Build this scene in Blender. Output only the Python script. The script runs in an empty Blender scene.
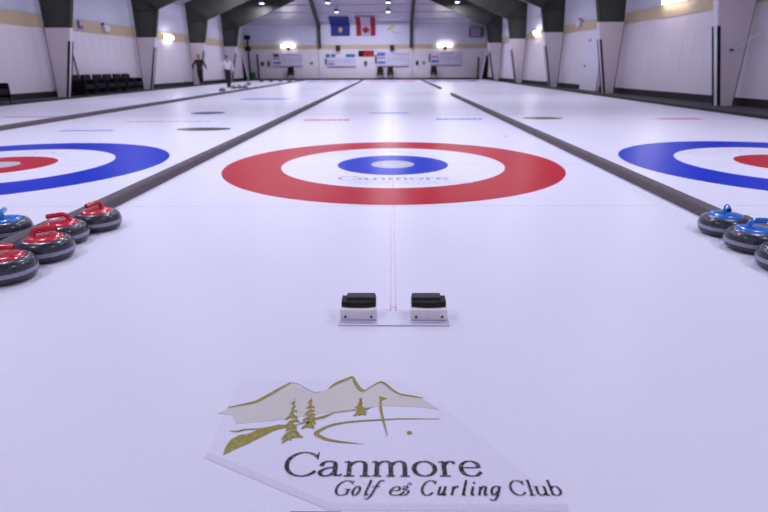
import bpy, bmesh, math, random
from mathutils import Vector, Matrix
random.seed(7)
SC = bpy.context.scene
COL = SC.collection
PI = math.pi

# ------------------------------------------------------------------ camera
cam_data = bpy.data.cameras.new('camera')
cam = bpy.data.objects.new('camera', cam_data)
COL.objects.link(cam)
R = [[0.9999023, -3.47e-05, 0.0139762], [0.013165, 0.3380807, -0.941025], [-0.0046924, 0.9411171, 0.3380481]]
m4 = Matrix(R).to_4x4()
m4.translation = Vector((-0.0148, -5.8628, 1.024))
cam.matrix_world = m4
cam_data.sensor_width = 36.0
cam_data.lens = 24.7366
cam_data.clip_end = 200
cam_data.dof.use_dof = True
cam_data.dof.focus_distance = 2.25
cam_data.dof.aperture_fstop = 2.6
SC.camera = cam

# ------------------------------------------------------------------ world, lamps' strength, exposure
world = bpy.data.worlds.new('world')
SC.world = world
world.use_nodes = True
bg = world.node_tree.nodes['Background']
bg.inputs[0].default_value = (0.60, 0.58, 0.85, 1)
bg.inputs[1].default_value = 0.35
LAMP_POWER = 150.0
LAMP_COLOR = (0.84, 0.83, 1.0)
LAMP_ROWS = ((-5.6, (-4.3, 4.4)), (-0.4, (-4.3, -0.2, 4.4)), (3.8, (-8.9, -3.9, -0.2, 4.4)), (12.6, (-8.9, -4.3, -0.2, 4.4)),  # first two rows and third row's middle lamp: unseen, added to brighten near ice
             (20.0, (-8.9, -4.3, -0.2, 4.4)), (27.0, (-8.9, -4.3, -0.2, 4.4)),
             (33.7, (-8.85, -4.35, -0.24, 4.45)), (37.3, (-4.12, -0.25)))
SC.view_settings.view_transform = 'Standard'
SC.view_settings.look = 'None'
SC.view_settings.gamma = 1
SC.view_settings.use_curve_mapping = False
SC.view_settings.exposure = -0.52

# ------------------------------------------------------------------ materials
def mat(name, col, rough=0.6, metal=0.0, spec=0.5, coat=0.0, emit=None, estr=0.0, noise=None, bump=None, coords='Object'):
    m = bpy.data.materials.new(name)
    m.use_nodes = True
    nt = m.node_tree
    b = nt.nodes['Principled BSDF']
    b.inputs['Base Color'].default_value = (*col, 1)
    b.inputs['Roughness'].default_value = rough
    b.inputs['Metallic'].default_value = metal
    b.inputs['Specular IOR Level'].default_value = spec
    b.inputs['Coat Weight'].default_value = coat
    b.inputs['Coat Roughness'].default_value = 0.12
    if emit:
        b.inputs['Emission Color'].default_value = (*emit, 1)
        b.inputs['Emission Strength'].default_value = estr
    if noise or bump:
        if coords == 'World':
            tc = nt.nodes.new('ShaderNodeNewGeometry'); out = tc.outputs['Position']
        else:
            tc = nt.nodes.new('ShaderNodeTexCoord'); out = tc.outputs['Object']
    if noise:
        sc, amt = noise[0], noise[1]
        n = nt.nodes.new('ShaderNodeTexNoise'); n.inputs['Scale'].default_value = sc
        n.inputs['Detail'].default_value = 5
        nt.links.new(out, n.inputs['Vector'])
        rp = nt.nodes.new('ShaderNodeValToRGB')
        rp.color_ramp.elements[0].position = 0.38
        rp.color_ramp.elements[1].position = 0.64
        lo = noise[2] if len(noise) > 2 else tuple(c*(1-amt) for c in col)
        rp.color_ramp.elements[0].color = (*lo, 1)
        rp.color_ramp.elements[1].color = (*col, 1)
        nt.links.new(n.outputs['Fac'], rp.inputs['Fac'])
        nt.links.new(rp.outputs['Color'], b.inputs['Base Color'])
    if bump:
        n = nt.nodes.new('ShaderNodeTexNoise'); n.inputs['Scale'].default_value = bump[0]
        n.inputs['Detail'].default_value = 3
        nt.links.new(out, n.inputs['Vector'])
        bp = nt.nodes.new('ShaderNodeBump'); bp.inputs['Strength'].default_value = bump[1]
        bp.inputs['Distance'].default_value = bump[2]
        nt.links.new(n.outputs['Fac'], bp.inputs['Height'])
        nt.links.new(bp.outputs['Normal'], b.inputs['Normal'])
    return m

def ice_like(name, col, amt=0.03, wear=0.0):
    """painted ice: the paint colour under a pebbled, slightly glossy film"""
    m = bpy.data.materials.new(name)
    m.use_nodes = True
    nt = m.node_tree; L = nt.links; N = nt.nodes
    b = N['Principled BSDF']
    geo = N.new('ShaderNodeNewGeometry')
    big = N.new('ShaderNodeTexNoise'); big.inputs['Scale'].default_value = 0.9; big.inputs['Detail'].default_value = 4
    L.new(geo.outputs['Position'], big.inputs['Vector'])
    mp = N.new('ShaderNodeMapping'); mp.inputs['Scale'].default_value = (6, 60, 1)
    L.new(geo.outputs['Position'], mp.inputs['Vector'])
    scr = N.new('ShaderNodeTexNoise'); scr.inputs['Scale'].default_value = 1.0; scr.inputs['Detail'].default_value = 6
    L.new(mp.outputs[0], scr.inputs['Vector'])
    add = N.new('ShaderNodeMath'); add.operation = 'ADD'
    L.new(big.outputs['Fac'], add.inputs[0]); L.new(scr.outputs['Fac'], add.inputs[1])
    rp = N.new('ShaderNodeValToRGB')
    rp.color_ramp.elements[0].position = 0.35; rp.color_ramp.elements[1].position = 0.68
    half = N.new('ShaderNodeMath'); half.operation = 'MULTIPLY'; half.inputs[1].default_value = 0.5
    L.new(add.outputs[0], half.inputs[0]); L.new(half.outputs[0], rp.inputs['Fac'])
    rp.color_ramp.elements[0].color = (*[c*(1-amt) for c in col], 1)
    rp.color_ramp.elements[1].color = (*col, 1)
    if wear:
        w = N.new('ShaderNodeTexNoise'); w.inputs['Scale'].default_value = 130; w.inputs['Detail'].default_value = 3
        L.new(geo.outputs['Position'], w.inputs['Vector'])
        wr = N.new('ShaderNodeValToRGB'); wr.color_ramp.elements[0].position = 0.56; wr.color_ramp.elements[1].position = 0.66
        L.new(w.outputs['Fac'], wr.inputs['Fac'])
        mx = N.new('ShaderNodeMixRGB'); mx.inputs[2].default_value = (0.62, 0.62, 0.74, 1)
        ml = N.new('ShaderNodeMath'); ml.operation = 'MULTIPLY'; ml.inputs[1].default_value = wear
        L.new(wr.outputs['Color'], ml.inputs[0]); L.new(ml.outputs[0], mx.inputs[0])
        L.new(rp.outputs['Color'], mx.inputs[1]); L.new(mx.outputs[0], b.inputs['Base Color'])
    else:
        L.new(rp.outputs['Color'], b.inputs['Base Color'])
    src = b.inputs['Base Color'].links[0].from_socket
    gr = N.new('ShaderNodeTexNoise'); gr.inputs['Scale'].default_value = 260; gr.inputs['Detail'].default_value = 2
    L.new(geo.outputs['Position'], gr.inputs['Vector'])
    gm = N.new('ShaderNodeMapRange'); gm.inputs[1].default_value = 0.3; gm.inputs[2].default_value = 0.7
    gm.inputs[3].default_value = 0.91; gm.inputs[4].default_value = 1.03
    L.new(gr.outputs['Fac'], gm.inputs[0])
    mg = N.new('ShaderNodeMixRGB'); mg.blend_type = 'MULTIPLY'; mg.inputs[0].default_value = 1.0
    L.new(src, mg.inputs[1]); L.new(gm.outputs[0], mg.inputs[2]); L.new(mg.outputs[0], b.inputs['Base Color'])
    peb = N.new('ShaderNodeTexNoise'); peb.inputs['Scale'].default_value = 170; peb.inputs['Detail'].default_value = 2
    L.new(geo.outputs['Position'], peb.inputs['Vector'])
    bp = N.new('ShaderNodeBump'); bp.inputs['Strength'].default_value = 0.55; bp.inputs['Distance'].default_value = 0.0014
    L.new(peb.outputs['Fac'], bp.inputs['Height'])
    L.new(bp.outputs['Normal'], b.inputs['Normal'])
    b.inputs['Roughness'].default_value = 0.30
    b.inputs['Specular IOR Level'].default_value = 0.035
    return m

M = dict(
    ice=ice_like('white pebbled ice', (0.79, 0.785, 0.88)),
    red_ice=ice_like('red paint under ice', (0.52, 0.014, 0.030), 0.12),
    blue_ice=ice_like('blue paint under ice', (0.006, 0.035, 0.52), 0.10),
    button_ice=ice_like('button paint', (0.50, 0.50, 0.58), 0.05),
    faint_blue=ice_like('pale blue line paint', (0.62, 0.64, 0.80)),
    faint_pink=ice_like('pale pink line paint', (0.72, 0.55, 0.72)),
    pink=ice_like('pink line paint', (0.66, 0.42, 0.54)),
    gold_ice=ice_like('olive gold print', (0.34, 0.30, 0.06), 0.15, 0.30),
    sand_ice=ice_like('pale sand print', (0.63, 0.605, 0.56), 0.03),
    film_ice=ice_like('logo film under ice', (0.755, 0.74, 0.855), 0.03),
    edge_ice=ice_like('film edge', (0.70, 0.68, 0.80), 0.06),
    black_ice=ice_like('charcoal print', (0.045, 0.045, 0.05), 0.1, 0.30),
    grey_ice=ice_like('grey print', (0.36, 0.36, 0.46), 0.1),
    navy_ice=ice_like('navy print', (0.04, 0.05, 0.24), 0.1),
    mid_blue_ice=ice_like('mid blue print', (0.07, 0.20, 0.60), 0.1),
    orange_ice=ice_like('orange print', (0.60, 0.13, 0.07), 0.1),
    brown_ice=ice_like('brown print', (0.20, 0.11, 0.04), 0.1),
    green_ice=ice_like('dark green print', (0.03, 0.04, 0.02), 0.1),
    rose_ice=ice_like('rose print', (0.62, 0.14, 0.26), 0.1),
    wall=mat('white wall panel', (0.71, 0.65, 0.72), 0.55, noise=(0.6, 0.05), coords='World'),
    end_wall=mat('off white block wall', (0.72, 0.66, 0.71), 0.6, noise=(0.8, 0.06), coords='World'),
    band=mat('cream band', (0.52, 0.41, 0.27), 0.6),
    insul=mat('white insulation sheeting', (0.60, 0.59, 0.72), 0.45, noise=(0.5, 0.06), bump=(1.6, 0.5, 0.08), coords='World'),
    ceil=mat('white ceiling liner', (0.42, 0.40, 0.50), 0.35, bump=(1.2, 0.5, 0.06), coords='World'),
    steel=mat('dark painted steel', (0.044, 0.046, 0.038), 0.75, noise=(2.0, 0.2), coords='World'),
    clad=mat('pale column cladding', (0.60, 0.53, 0.58), 0.55, noise=(1.5, 0.05), coords='World'),
    clad_white=mat('white corner guard', (0.66, 0.63, 0.74), 0.5),
    black=mat('black rubber', (0.008, 0.008, 0.010), 0.6, spec=0.2),
    kick=mat('black kick board', (0.009, 0.007, 0.011), 0.7),
    carpet=mat('dark walkway carpet', (0.075, 0.055, 0.066), 0.95, noise=(30, 0.3), coords='World'),
    curb=mat('grey brown curb', (0.13, 0.11, 0.13), 0.8),
    bumper=mat('grey carpet covered divider', (0.145, 0.118, 0.132), 0.9, noise=(60, 0.35), bump=(220, 0.5, 0.004), coords='World'),
    granite=mat('dark speckled granite', (0.050, 0.052, 0.075), 0.28, noise=(140, 0.5, (0.020, 0.020, 0.032)), coat=0.3),
    band_gran=mat('ground striking band', (0.36, 0.36, 0.47), 0.5, noise=(120, 0.3)),
    red=mat('glossy red plastic', (0.62, 0.016, 0.028), 0.22, coat=0.4),
    blue=mat('glossy blue plastic', (0.008, 0.17, 0.62), 0.22, coat=0.4),
    bolt=mat('dark socket', (0.02, 0.02, 0.02), 0.5),
    plate=mat('clear hack plate', (0.66, 0.66, 0.78), 0.2),
    hack_white=mat('white hack block', (0.84, 0.80, 0.82), 0.4, noise=(40, 0.08)),
    rubber=mat('black hack rubber', (0.010, 0.010, 0.013), 0.6, noise=(150, 0.5), bump=(260, 0.7, 0.002)),
    steel_bolt=mat('grey screw', (0.06, 0.06, 0.07), 0.5),
    chair=mat('dark plum vinyl', (0.007, 0.003, 0.008), 0.6, spec=0.15),
    chair_leg=mat('black chair leg', (0.01, 0.01, 0.012), 0.4),
    chair_frame=mat('dark chair frame', (0.05, 0.05, 0.06), 0.5),
    skin=mat('skin', (0.30, 0.16, 0.13), 0.5),
    dark_cloth=mat('black cloth', (0.008, 0.008, 0.011), 0.85),
    white_cloth=mat('white cloth', (0.62, 0.60, 0.68), 0.85),
    hair=mat('dark hair', (0.04, 0.025, 0.02), 0.7),
    cap=mat('blue knit cap', (0.05, 0.10, 0.30), 0.8),
    board=mat('white scoreboard face', (0.56, 0.55, 0.68), 0.4),
    board_blue=mat('blue board print', (0.05, 0.14, 0.55), 0.45),
    board_navy=mat('navy board print', (0.03, 0.04, 0.12), 0.45),
    board_red=mat('red board print', (0.55, 0.08, 0.12), 0.45),
    board_teal=mat('teal board print', (0.02, 0.14, 0.26), 0.45),
    board_pale=mat('pale lilac board print', (0.42, 0.36, 0.55), 0.45),
    flag_blue=mat('royal blue flag cloth', (0.012, 0.025, 0.20), 0.75),
    flag_red=mat('red flag cloth', (0.27, 0.006, 0.03), 0.75),
    flag_white=mat('white flag cloth', (0.46, 0.40, 0.50), 0.75),
    yellow=mat('yellow print', (0.50, 0.38, 0.08), 0.6),
    lime=mat('lime print', (0.42, 0.50, 0.12), 0.6),
    sign_green=mat('green print', (0.10, 0.30, 0.18), 0.6),
    green_dark=mat('dark green plastic', (0.02, 0.07, 0.045), 0.6),
    wood=mat('brown wood', (0.12, 0.06, 0.035), 0.6),
    lamp_shell=mat('grey lamp shell', (0.16, 0.16, 0.19), 0.4, metal=0.5),
    lamp_glow=mat('lamp glow', (0.9, 0.9, 1), 0.5, emit=(0.72, 0.78, 1.0), estr=9.0),
    tube_glow=mat('fluorescent tube glow', (1, 0.98, 0.92), 0.5, emit=(1.0, 0.93, 0.84), estr=12.0),
    clock_red=mat('lit red digits', (0.6, 0, 0), 0.5, emit=(1.0, 0.0, 0.01), estr=0.8),
    white_plastic=mat('white plastic', (0.66, 0.64, 0.72), 0.4),
    heater=mat('brown red heater', (0.13, 0.06, 0.08), 0.5),
)

# ------------------------------------------------------------------ mesh helpers
class MB:
    """collects shapes and links them as ONE mesh object"""
    def __init__(self):
        self.v = []; self.f = []; self.mi = []; self.cur = 0
    def add(self, vs, fs):
        o = len(self.v)
        self.v += [tuple(p) for p in vs]
        self.f += [tuple(i+o for i in f) for f in fs]
        self.mi += [self.cur]*len(fs)
        return self
    def hexa(self, p):
        return self.add(p, [(0, 3, 2, 1), (4, 5, 6, 7), (0, 1, 5, 4), (1, 2, 6, 5), (2, 3, 7, 6), (3, 0, 4, 7)])
    def box(self, x0, x1, y0, y1, z0, z1):
        return self.hexa([(x0, y0, z0), (x1, y0, z0), (x1, y1, z0), (x0, y1, z0), (x0, y0, z1), (x1, y0, z1), (x1, y1, z1), (x0, y1, z1)])
    def prism_y(self, poly, y0, y1):
        """polygon of (x, z) pushed along y"""
        n = len(poly)
        vs = [(x, y0, z) for x, z in poly]+[(x, y1, z) for x, z in poly]
        fs = [tuple(range(n)), tuple(range(2*n-1, n-1, -1))]
        fs += [((i+1) % n, i, i+n, (i+1) % n+n) for i in range(n)]
        return self.add(vs, fs)
    def prism_z(self, poly, z0, z1):
        n = len(poly)
        vs = [(x, y, z0) for x, y in poly]+[(x, y, z1) for x, y in poly]
        fs = [tuple(range(n-1, -1, -1)), tuple(range(n, 2*n))]
        fs += [(i, (i+1) % n, (i+1) % n+n, i+n) for i in range(n)]
        return self.add(vs, fs)
    def lathe(self, prof, c=(0, 0, 0), n=32, axis='z'):
        vs = []; fs = []
        for r, z in prof:
            for k in range(n):
                a = 2*PI*k/n
                if axis == 'z': vs.append((c[0]+r*math.cos(a), c[1]+r*math.sin(a), c[2]+z))
                elif axis == 'y': vs.append((c[0]+r*math.cos(a), c[1]+z, c[2]+r*math.sin(a)))
                else: vs.append((c[0]+z, c[1]+r*math.cos(a), c[2]+r*math.sin(a)))
        for i in range(len(prof)-1):
            for k in range(n):
                k2 = (k+1) % n
                fs.append((i*n+k, i*n+k2, (i+1)*n+k2, (i+1)*n+k))
        if prof[0][0] > 1e-6: fs.append(tuple(range(n-1, -1, -1)))
        if prof[-1][0] > 1e-6: fs.append(tuple((len(prof)-1)*n+k for k in range(n)))
        return self.add(vs, fs)
    def tube(self, pts, rad, n=10):
        pts = [Vector(p) for p in pts]
        if not isinstance(rad, (list, tuple)): rad = [rad]*len(pts)
        vs = []; fs = []
        ref = Vector((0, 0, 1))
        t0 = (pts[1]-pts[0]).normalized()
        if abs(t0.dot(ref)) > 0.9: ref = Vector((1, 0, 0))
        u = t0.cross(ref).normalized()
        for i, p in enumerate(pts):
            t = (pts[min(i+1, len(pts)-1)]-pts[max(i-1, 0)]).normalized()
            u = (u-t*u.dot(t)).normalized(); w = t.cross(u)
            for k in range(n):
                a = 2*PI*k/n
                vs.append(p+(u*math.cos(a)+w*math.sin(a))*rad[i])
        for i in range(len(pts)-1):
            for k in range(n):
                k2 = (k+1) % n
                fs.append((i*n+k, i*n+k2, (i+1)*n+k2, (i+1)*n+k))
        fs.append(tuple(range(n-1, -1, -1))); fs.append(tuple((len(pts)-1)*n+k for k in range(n)))
        return self.add(vs, fs)
    def build(self, name, mats, parent=None, smooth=False, bevel=0.0, loc=None, structure=False):
        me = bpy.data.meshes.new(name)
        me.from_pydata(self.v, [], self.f)
        if not isinstance(mats, (list, tuple)): mats = [mats]
        for m in mats: me.materials.append(m)
        for p, i in zip(me.polygons, self.mi): p.material_index = i
        bm = bmesh.new(); bm.from_mesh(me)
        bmesh.ops.recalc_face_normals(bm, faces=bm.faces)
        bm.to_mesh(me); bm.free()
        if smooth:
            for p in me.polygons: p.use_smooth = True
        o = bpy.data.objects.new(name, me)
        COL.objects.link(o)
        if loc: o.location = loc
        if parent: o.parent = parent
        if bevel:
            b = o.modifiers.new('bevel', 'BEVEL'); b.width = bevel; b.segments = 2; b.limit_method = 'ANGLE'
        if smooth:
            e = o.modifiers.new('edge split', 'EDGE_SPLIT'); e.split_angle = math.radians(40)
        if structure: o['kind'] = 'structure'
        return o

def tag(o, label, cat, group=None, kind=None):
    o['label'] = label; o['category'] = cat
    if group: o['group'] = group
    if kind: o['kind'] = kind
    return o
def thing(name, label, cat, loc=(0, 0, 0), rz=0.0, group=None):
    o = bpy.data.objects.new(name, None); COL.objects.link(o)
    o.location = loc; o.rotation_euler = (0, 0, rz); o.empty_display_size = 0.1
    return tag(o, label, cat, group)
def copy_tree(o, parent=None):
    c = o.copy(); COL.objects.link(c)
    if parent: c.parent = parent
    for ch in list(o.children): copy_tree(ch, c)
    return c

# ------------------------------------------------------------------ the building
def XL(y): return -12.62+0.035*(y-14.9)          # outer face of the columns, left side
def XR(y): return 9.02-0.05*(y-8.8)              # right side
Y0, Y1 = -9.0, 40.3
ICE_L, ICE_R, ICE_END = -11.25, 7.40, 39.2
RIDGE = -2.05
def roof_z(x):
    return 4.42+0.36*(x+12.9) if x < RIDGE else 4.42+0.36*(RIDGE+12.9)-0.36*(x-RIDGE)*1.02

# ice and walkway
b = MB(); b.box(ICE_L, ICE_R, Y0, ICE_END, -0.05, 0.0); b.build('floor', M['ice'], structure=True)
b = MB(); b.prism_z([(XL(Y0)-0.9, Y0), (ICE_L, Y0), (ICE_L, Y1), (XL(Y1)-0.9, Y1)], -0.05, -0.004)
b.prism_z([(ICE_R, Y0), (XR(Y0)+0.9, Y0), (XR(Y1)+0.9, Y1), (ICE_R, Y1)], -0.05, -0.004)
b.box(ICE_L, ICE_R, ICE_END, Y1, -0.05, -0.004)
b.build('floor_walkway', M['carpet'], structure=True)
b = MB(); b.box(ICE_L-0.10, ICE_L, Y0, ICE_END, -0.004, 0.07); b.build('trim_1', M['kick'], structure=True, bevel=0.01)
b = MB(); b.box(ICE_R, ICE_R+0.10, Y0, ICE_END, -0.004, 0.07); b.build('trim_2', M['kick'], structure=True, bevel=0.01)
b = MB(); b.box(ICE_L-0.45, ICE_L-0.10, Y0, ICE_END, -0.004, 0.035); b.build('trim_3', M['curb'], structure=True)
b = MB(); b.box(ICE_R+0.10, ICE_R+0.40, Y0, ICE_END, -0.004, 0.035); b.build('trim_4', M['curb'], structure=True)
b = MB(); b.box(ICE_L-0.10, ICE_R+0.10, ICE_END, ICE_END+0.14, -0.004, 0.14); b.build('trim_5', M['kick'], structure=True, bevel=0.02)

# side walls: kick board, ribbed panel, cream band, insulation sheeting
def side_wall(side, X, sg, zb0, zb1):
    def slab(z0, z1, off, name, m, ribs=False):
        b = MB()
        b.prism_z([(X(Y0)+sg*off, Y0), (X(Y1)+sg*off, Y1), (X(Y1)+sg*(off+0.15), Y1), (X(Y0)+sg*(off+0.15), Y0)], z0, z1)
        if ribs:
            y = Y0+0.3
            while y < Y1-0.2:
                xa, xb = X(y)+sg*off, X(y)+sg*(off-0.004)
                b.box(min(xa, xb), max(xa, xb), y, y+0.05, z0, z1)
                y += 0.61
        return b.build(name, m, structure=True)
    slab(-0.004, 0.20, 0.20, 'baseboard_'+side, M['kick'])
    slab(0.20, zb0, 0.24, 'wall_'+side, M['wall'], True)
    slab(zb0, zb1, 0.22, 'trim_6' if side == 'left' else 'trim_7', M['band'])
    # sheeting bulges between the girts
    b = MB(); n = 16
    zt = 4.75
    prof = []
    for i in range(n+1):
        t = i/n
        z = zb1+(zt-zb1)*t
        prof.append((0.30-0.07*abs(math.sin(2*PI*t)), z))
    vs = []; fs = []
    for yy in (Y0, Y1):
        vs += [(X(yy)+sg*p, yy, z) for p, z in prof]
    for i in range(n): fs.append((i, i+1, n+2+i, n+1+i))
    b.add(vs, fs); b.build('wall_upper_'+side, M['insul'], structure=True, smooth=True)
side_wall('left', XL, -1, 2.42, 2.86)
side_wall('right', XR, 1, 2.50, 2.88)

# far end wall and its sloping liner
b = MB(); b.box(-12.7, 8.6, Y1, Y1+0.15, 0.12, 2.38)
for k in range(18):                                        # block courses
    b.box(-12.7, 8.6, Y1-0.004, Y1, 0.2+0.122*k, 0.205+0.122*k)
b.build('wall_back', M['end_wall'], structure=True)
b = MB(); b.box(-12.7, 8.6, Y1-0.02, Y1+0.15, -0.004, 0.12); b.build('baseboard_back', M['kick'], structure=True)
b = MB(); b.box(-12.7, 8.6, Y1-0.03, Y1+0.15, 2.38, 2.70); b.build('trim_8', M['band'], structure=True)
b = MB(); b.box(-12.7, 8.6, Y1, Y1+0.15, 2.70, 4.2); b.build('wall_upper_back', M['insul'], structure=True)
HIP = 35.2
def hip_z(y): return 4.2+0.36*(Y1-y)
b = MB()
b.add([(-12.7, Y1, 4.2), (8.6, Y1, 4.2), (8.6, HIP, hip_z(HIP)), (-12.7, HIP, hip_z(HIP))], [(0, 1, 2, 3)])
b.add([(-12.7, HIP, hip_z(HIP)), (8.6, HIP, hip_z(HIP)), (8.6, HIP, 8.5), (-12.7, HIP, 8.5)], [(0, 1, 2, 3)])
for k in range(4):                                          # purlins across the liner
    y = Y1-0.9-1.15*k
    b.box(-12.3, 8.3, y, y+0.06, hip_z(y)-0.05, hip_z(y)+0.02)
b.build('ceiling_end', M['ceil'], structure=True)
b = MB(); b.box(-14, 10.8, Y0-0.15, Y0, -0.05, 8.6); b.build('wall_front', M['wall'], structure=True)

# main ceiling with purlins
b = MB()
xl, xr = -14.0, 10.6
for (xa, xb_) in ((xl, RIDGE), (RIDGE, xr)):
    za, zb_ = roof_z(xa), roof_z(xb_)
    b.hexa([(xa, Y0, za), (xb_, Y0, zb_), (xb_, Y1+.15, zb_), (xa, Y1+.15, za), (xa, Y0, za+.1), (xb_, Y0, zb_+.1), (xb_, Y1+.15, zb_+.1), (xa, Y1+.15, za+.1)])
x = -12.4
while x < 8.6:
    z = roof_z(x)
    b.box(x-0.03, x+0.03, Y0, HIP, z-0.16, z+0.02)
    x += 1.5
b.build('ceiling', M['ceil'], structure=True)

# steel portal frames with clad column feet
def portal_frame(YL, YR, label):
    Y = (YL+YR)/2
    t = thing('portal_frame', label, 'steel frame', (RIDGE, Y, 0), math.atan2(YR-YL, 20.8), 'steel portal frames spanning the hall')
    D = 0.22
    def side(X, sg):
        xo = X(Y)-RIDGE
        def w(z): return 0.34+(0.235 if sg < 0 else 0.212)*z
        HC = 2.40 if sg < 0 else 2.56
        def xi(z): return xo-sg*w(z)
        ln = 0.0 if sg < 0 else 0.028
        xoT = xo+sg*ln*HC
        # cladding box around the foot of the column, bevelled lip on the outer edge
        c = MB()
        c.prism_y([(xo, -0.004), (xi(0), -0.004), (xi(HC), HC), (xoT, HC)], -D/2, D/2)
        k = 0.10
        while k < 0.95:                                      # vertical ribs of the cladding sheet
            xa = xo-sg*w(0)*k; xb2 = xoT-sg*(w(HC)+ln*HC)*k
            c.prism_y([(xa-0.006, 0.0), (xa+0.006, 0.0), (xb2+0.006, HC), (xb2-0.006, HC)], -D/2-0.006, -D/2+0.002)
            k += 0.17
        cl = c.build('column_cladding', M['clad'], t)
        g = MB(); e = 0.02
        g.prism_y([(xi(0)-sg*e, -0.004), (xi(0), -0.004), (xi(HC), HC), (xi(HC)-sg*e, HC)], -D/2+0.02, D/2-0.02)
        g.build('corner_guard', M['clad_white'], t)
        for s in (-1, 1):
            p = MB()
            yy = s*(D/2)
            p.prism_y([(xi(0.05)-sg*0.035, 0.0), (xi(0.05)+sg*0.03, 0.0), (xi(1.95)+sg*0.03, 1.95), (xi(1.95)-sg*0.035, 1.95)], yy-0.025, yy+0.025)
            p.build('edge_pad', M['black'], t)
        # dark strip put in for the shadow gap between cladding and wall
        p = MB(); p.prism_y([(xo, 0), (xo+sg*.05, 0), (xoT+sg*.05, HC), (xoT, HC)], -D/2+0.04, D/2); p.build('shade_strip', M['steel'], t)
        # bare column: web and two flanges
        c = MB()
        zk = 3.66
        zt = roof_z(X(Y)) - 0.12
        xk = xi(zk)
        c.prism_y([(xoT, HC), (xi(HC), HC), (xk, zk), (xo, zt)], -0.012, 0.012)
        c.prism_y([(xi(HC), HC), (xi(HC)+sg*0.03, HC), (xk+sg*0.03, zk), (xk, zk)], -D/2, D/2)
        c.prism_y([(xoT, HC), (xoT-sg*0.03, HC), (xo-sg*0.03, zt), (xo, zt)], -D/2, D/2)
        c.prism_y([(xo, zk-0.02), (xk, zk-0.02), (xk, zk+0.02), (xo, zk+0.02)], -D/2, D/2)     # stiffener
        # diagonal stiffener from knee to eave
        c.prism_y([(xk, zk), (xk-sg*0.04, zk+0.02), (xo-sg*0.04, zt), (xo, zt-0.02)], -D/2, D/2)
        c.build('column', M['steel'], t)
        # rafter
        rz = lambda x: roof_z(x+RIDGE)-0.14
        zu = rz(0)-0.85
        r = MB()
        r.prism_y([(xk, zk), (0, zu), (0, rz(0)), (xo, zt)], -0.012, 0.012)
        r.prism_y([(xk, zk), (0, zu), (0, zu+0.03), (xk, zk+0.03)], -D/2, D/2)
        r.prism_y([(xo, zt-0.03), (0, rz(0)-0.03), (0, rz(0)), (xo, zt)], -D/2, D/2)
        for f in (0.28, 0.55, 0.8):
            xx = xk+(0-xk)*f; za = zk+(zu-zk)*f
            r.box(xx-0.012, xx+0.012, -D/2, D/2, za, rz(xx) - 0.02)
        r.build('rafter', M['steel'], t)
    side(XL, -1); side(XR, 1)
    return t
portal_frame(8.2, 8.9, 'dark steel portal frame nearest the camera, its wide pale right foot at the photo edge')
portal_frame(14.85, 16.0, 'second steel portal frame, left foot beside the row of dark armchairs')
portal_frame(21.7, 22.4, 'third steel portal frame, left foot just past the row of armchairs')
portal_frame(28.2, 28.75, 'fourth steel portal frame, behind the walking person in black')
portal_frame(34.4, 34.6, 'farthest steel portal frame, behind the person in a white top')

# end wall posts that bend up along the sloping liner
for i, (x, lab) in enumerate(((-5.84, 'dark steel post on the end wall left of the flags, bent along the ceiling'),
                              (1.58, 'dark steel post on the end wall right of the flags, bent along the ceiling'))):
    b = MB(); w = 0.12
    b.box(-w, w, -0.22, -0.0, 2.45, 4.18)
    y = HIP+0.1-Y1; z = hip_z(HIP+0.1)
    b.hexa([(-w, -0.22, 3.98), (w, -0.22, 3.98), (w, 0, 4.16), (-w, 0, 4.16), (-w, y, z-0.30), (w, y, z-0.30), (w, y, z-0.06), (-w, y, z-0.06)])
    o = b.build('steel_post', M['steel'], loc=(x, Y1-0.035, 0)); tag(o, lab, 'post', 'steel posts on the end wall')
    b = MB(); b.box(-0.10, 0.10, -0.06, 0, -0.004, 2.36)
    c = b.build('post_cladding', M['clad_white'], o)

# ------------------------------------------------------------------ painted lines and houses
PAINT = 0.0006
def flat(name, poly_list, m, parent=None, z=PAINT, loc=None, structure=False):
    b = MB()
    for poly in poly_list: b.prism_z(poly, 0.0, z) if not loc else b.prism_z(poly, -loc[2], z-loc[2])
    return b.build(name, m, parent, loc=loc, structure=structure)
def rect(x0, x1, y0, y1): return [(x0, y0), (x1, y0), (x1, y1), (x0, y1)]
def ring(name, r0, r1, m, parent, z0, z1, n=128):
    b = MB(); vs = []; fs = []
    for r, z in ((r0, z1), (r1, z1), (r1, z0)):
        vs += [(r*math.cos(2*PI*k/n), r*math.sin(2*PI*k/n), z) for k in range(n)]
    for i in range(2):
        for k in range(n):
            k2 = (k+1) % n
            fs.append((i*n+k, i*n+k2, (i+1)*n+k2, (i+1)*n+k))
    b.add(vs, fs); return b.build(name, m, parent)
def disc(name, r, m, parent, z, n=64):
    b = MB(); b.lathe([(r, 0), (r, z)], n=n); return b.build(name, m, parent)
SHEETS = (-8.92, -4.46, 0.0, 4.46)
for i, x in enumerate(SHEETS):
    flat('trim_%d' % (10+i), [rect(x-0.006, x+0.006, -1.9 if x == 0 else -3.64, 38.4)], M['faint_pink'], z=0.0003, structure=True)
for i, (y, m) in enumerate(((6.40, 'faint_pink'), (28.35, 'faint_pink'))):
    flat('trim_%d' % (20+i), [rect(a+0.06, c-0.06, y, y+0.10) for a, c in ((ICE_L, -6.78), (-6.66, -2.29), (-2.14, 2.18), (2.32, ICE_R))], M[m], z=0.0004, structure=True)
for i, y in enumerate((0.0, 34.75)):
    flat('trim_%d' % (24+i), [rect(x-2.05, x+2.05, y-0.006, y+0.006) for x in SHEETS], M['faint_blue'], z=0.0005, structure=True)
for i, y in enumerate((-1.86, 36.6)):
    flat('trim_%d' % (28+i), [rect(x-2.05, x+2.05, y-0.008, y+0.008) for x in SHEETS], M['faint_blue'], z=0.0003, structure=True)
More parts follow.
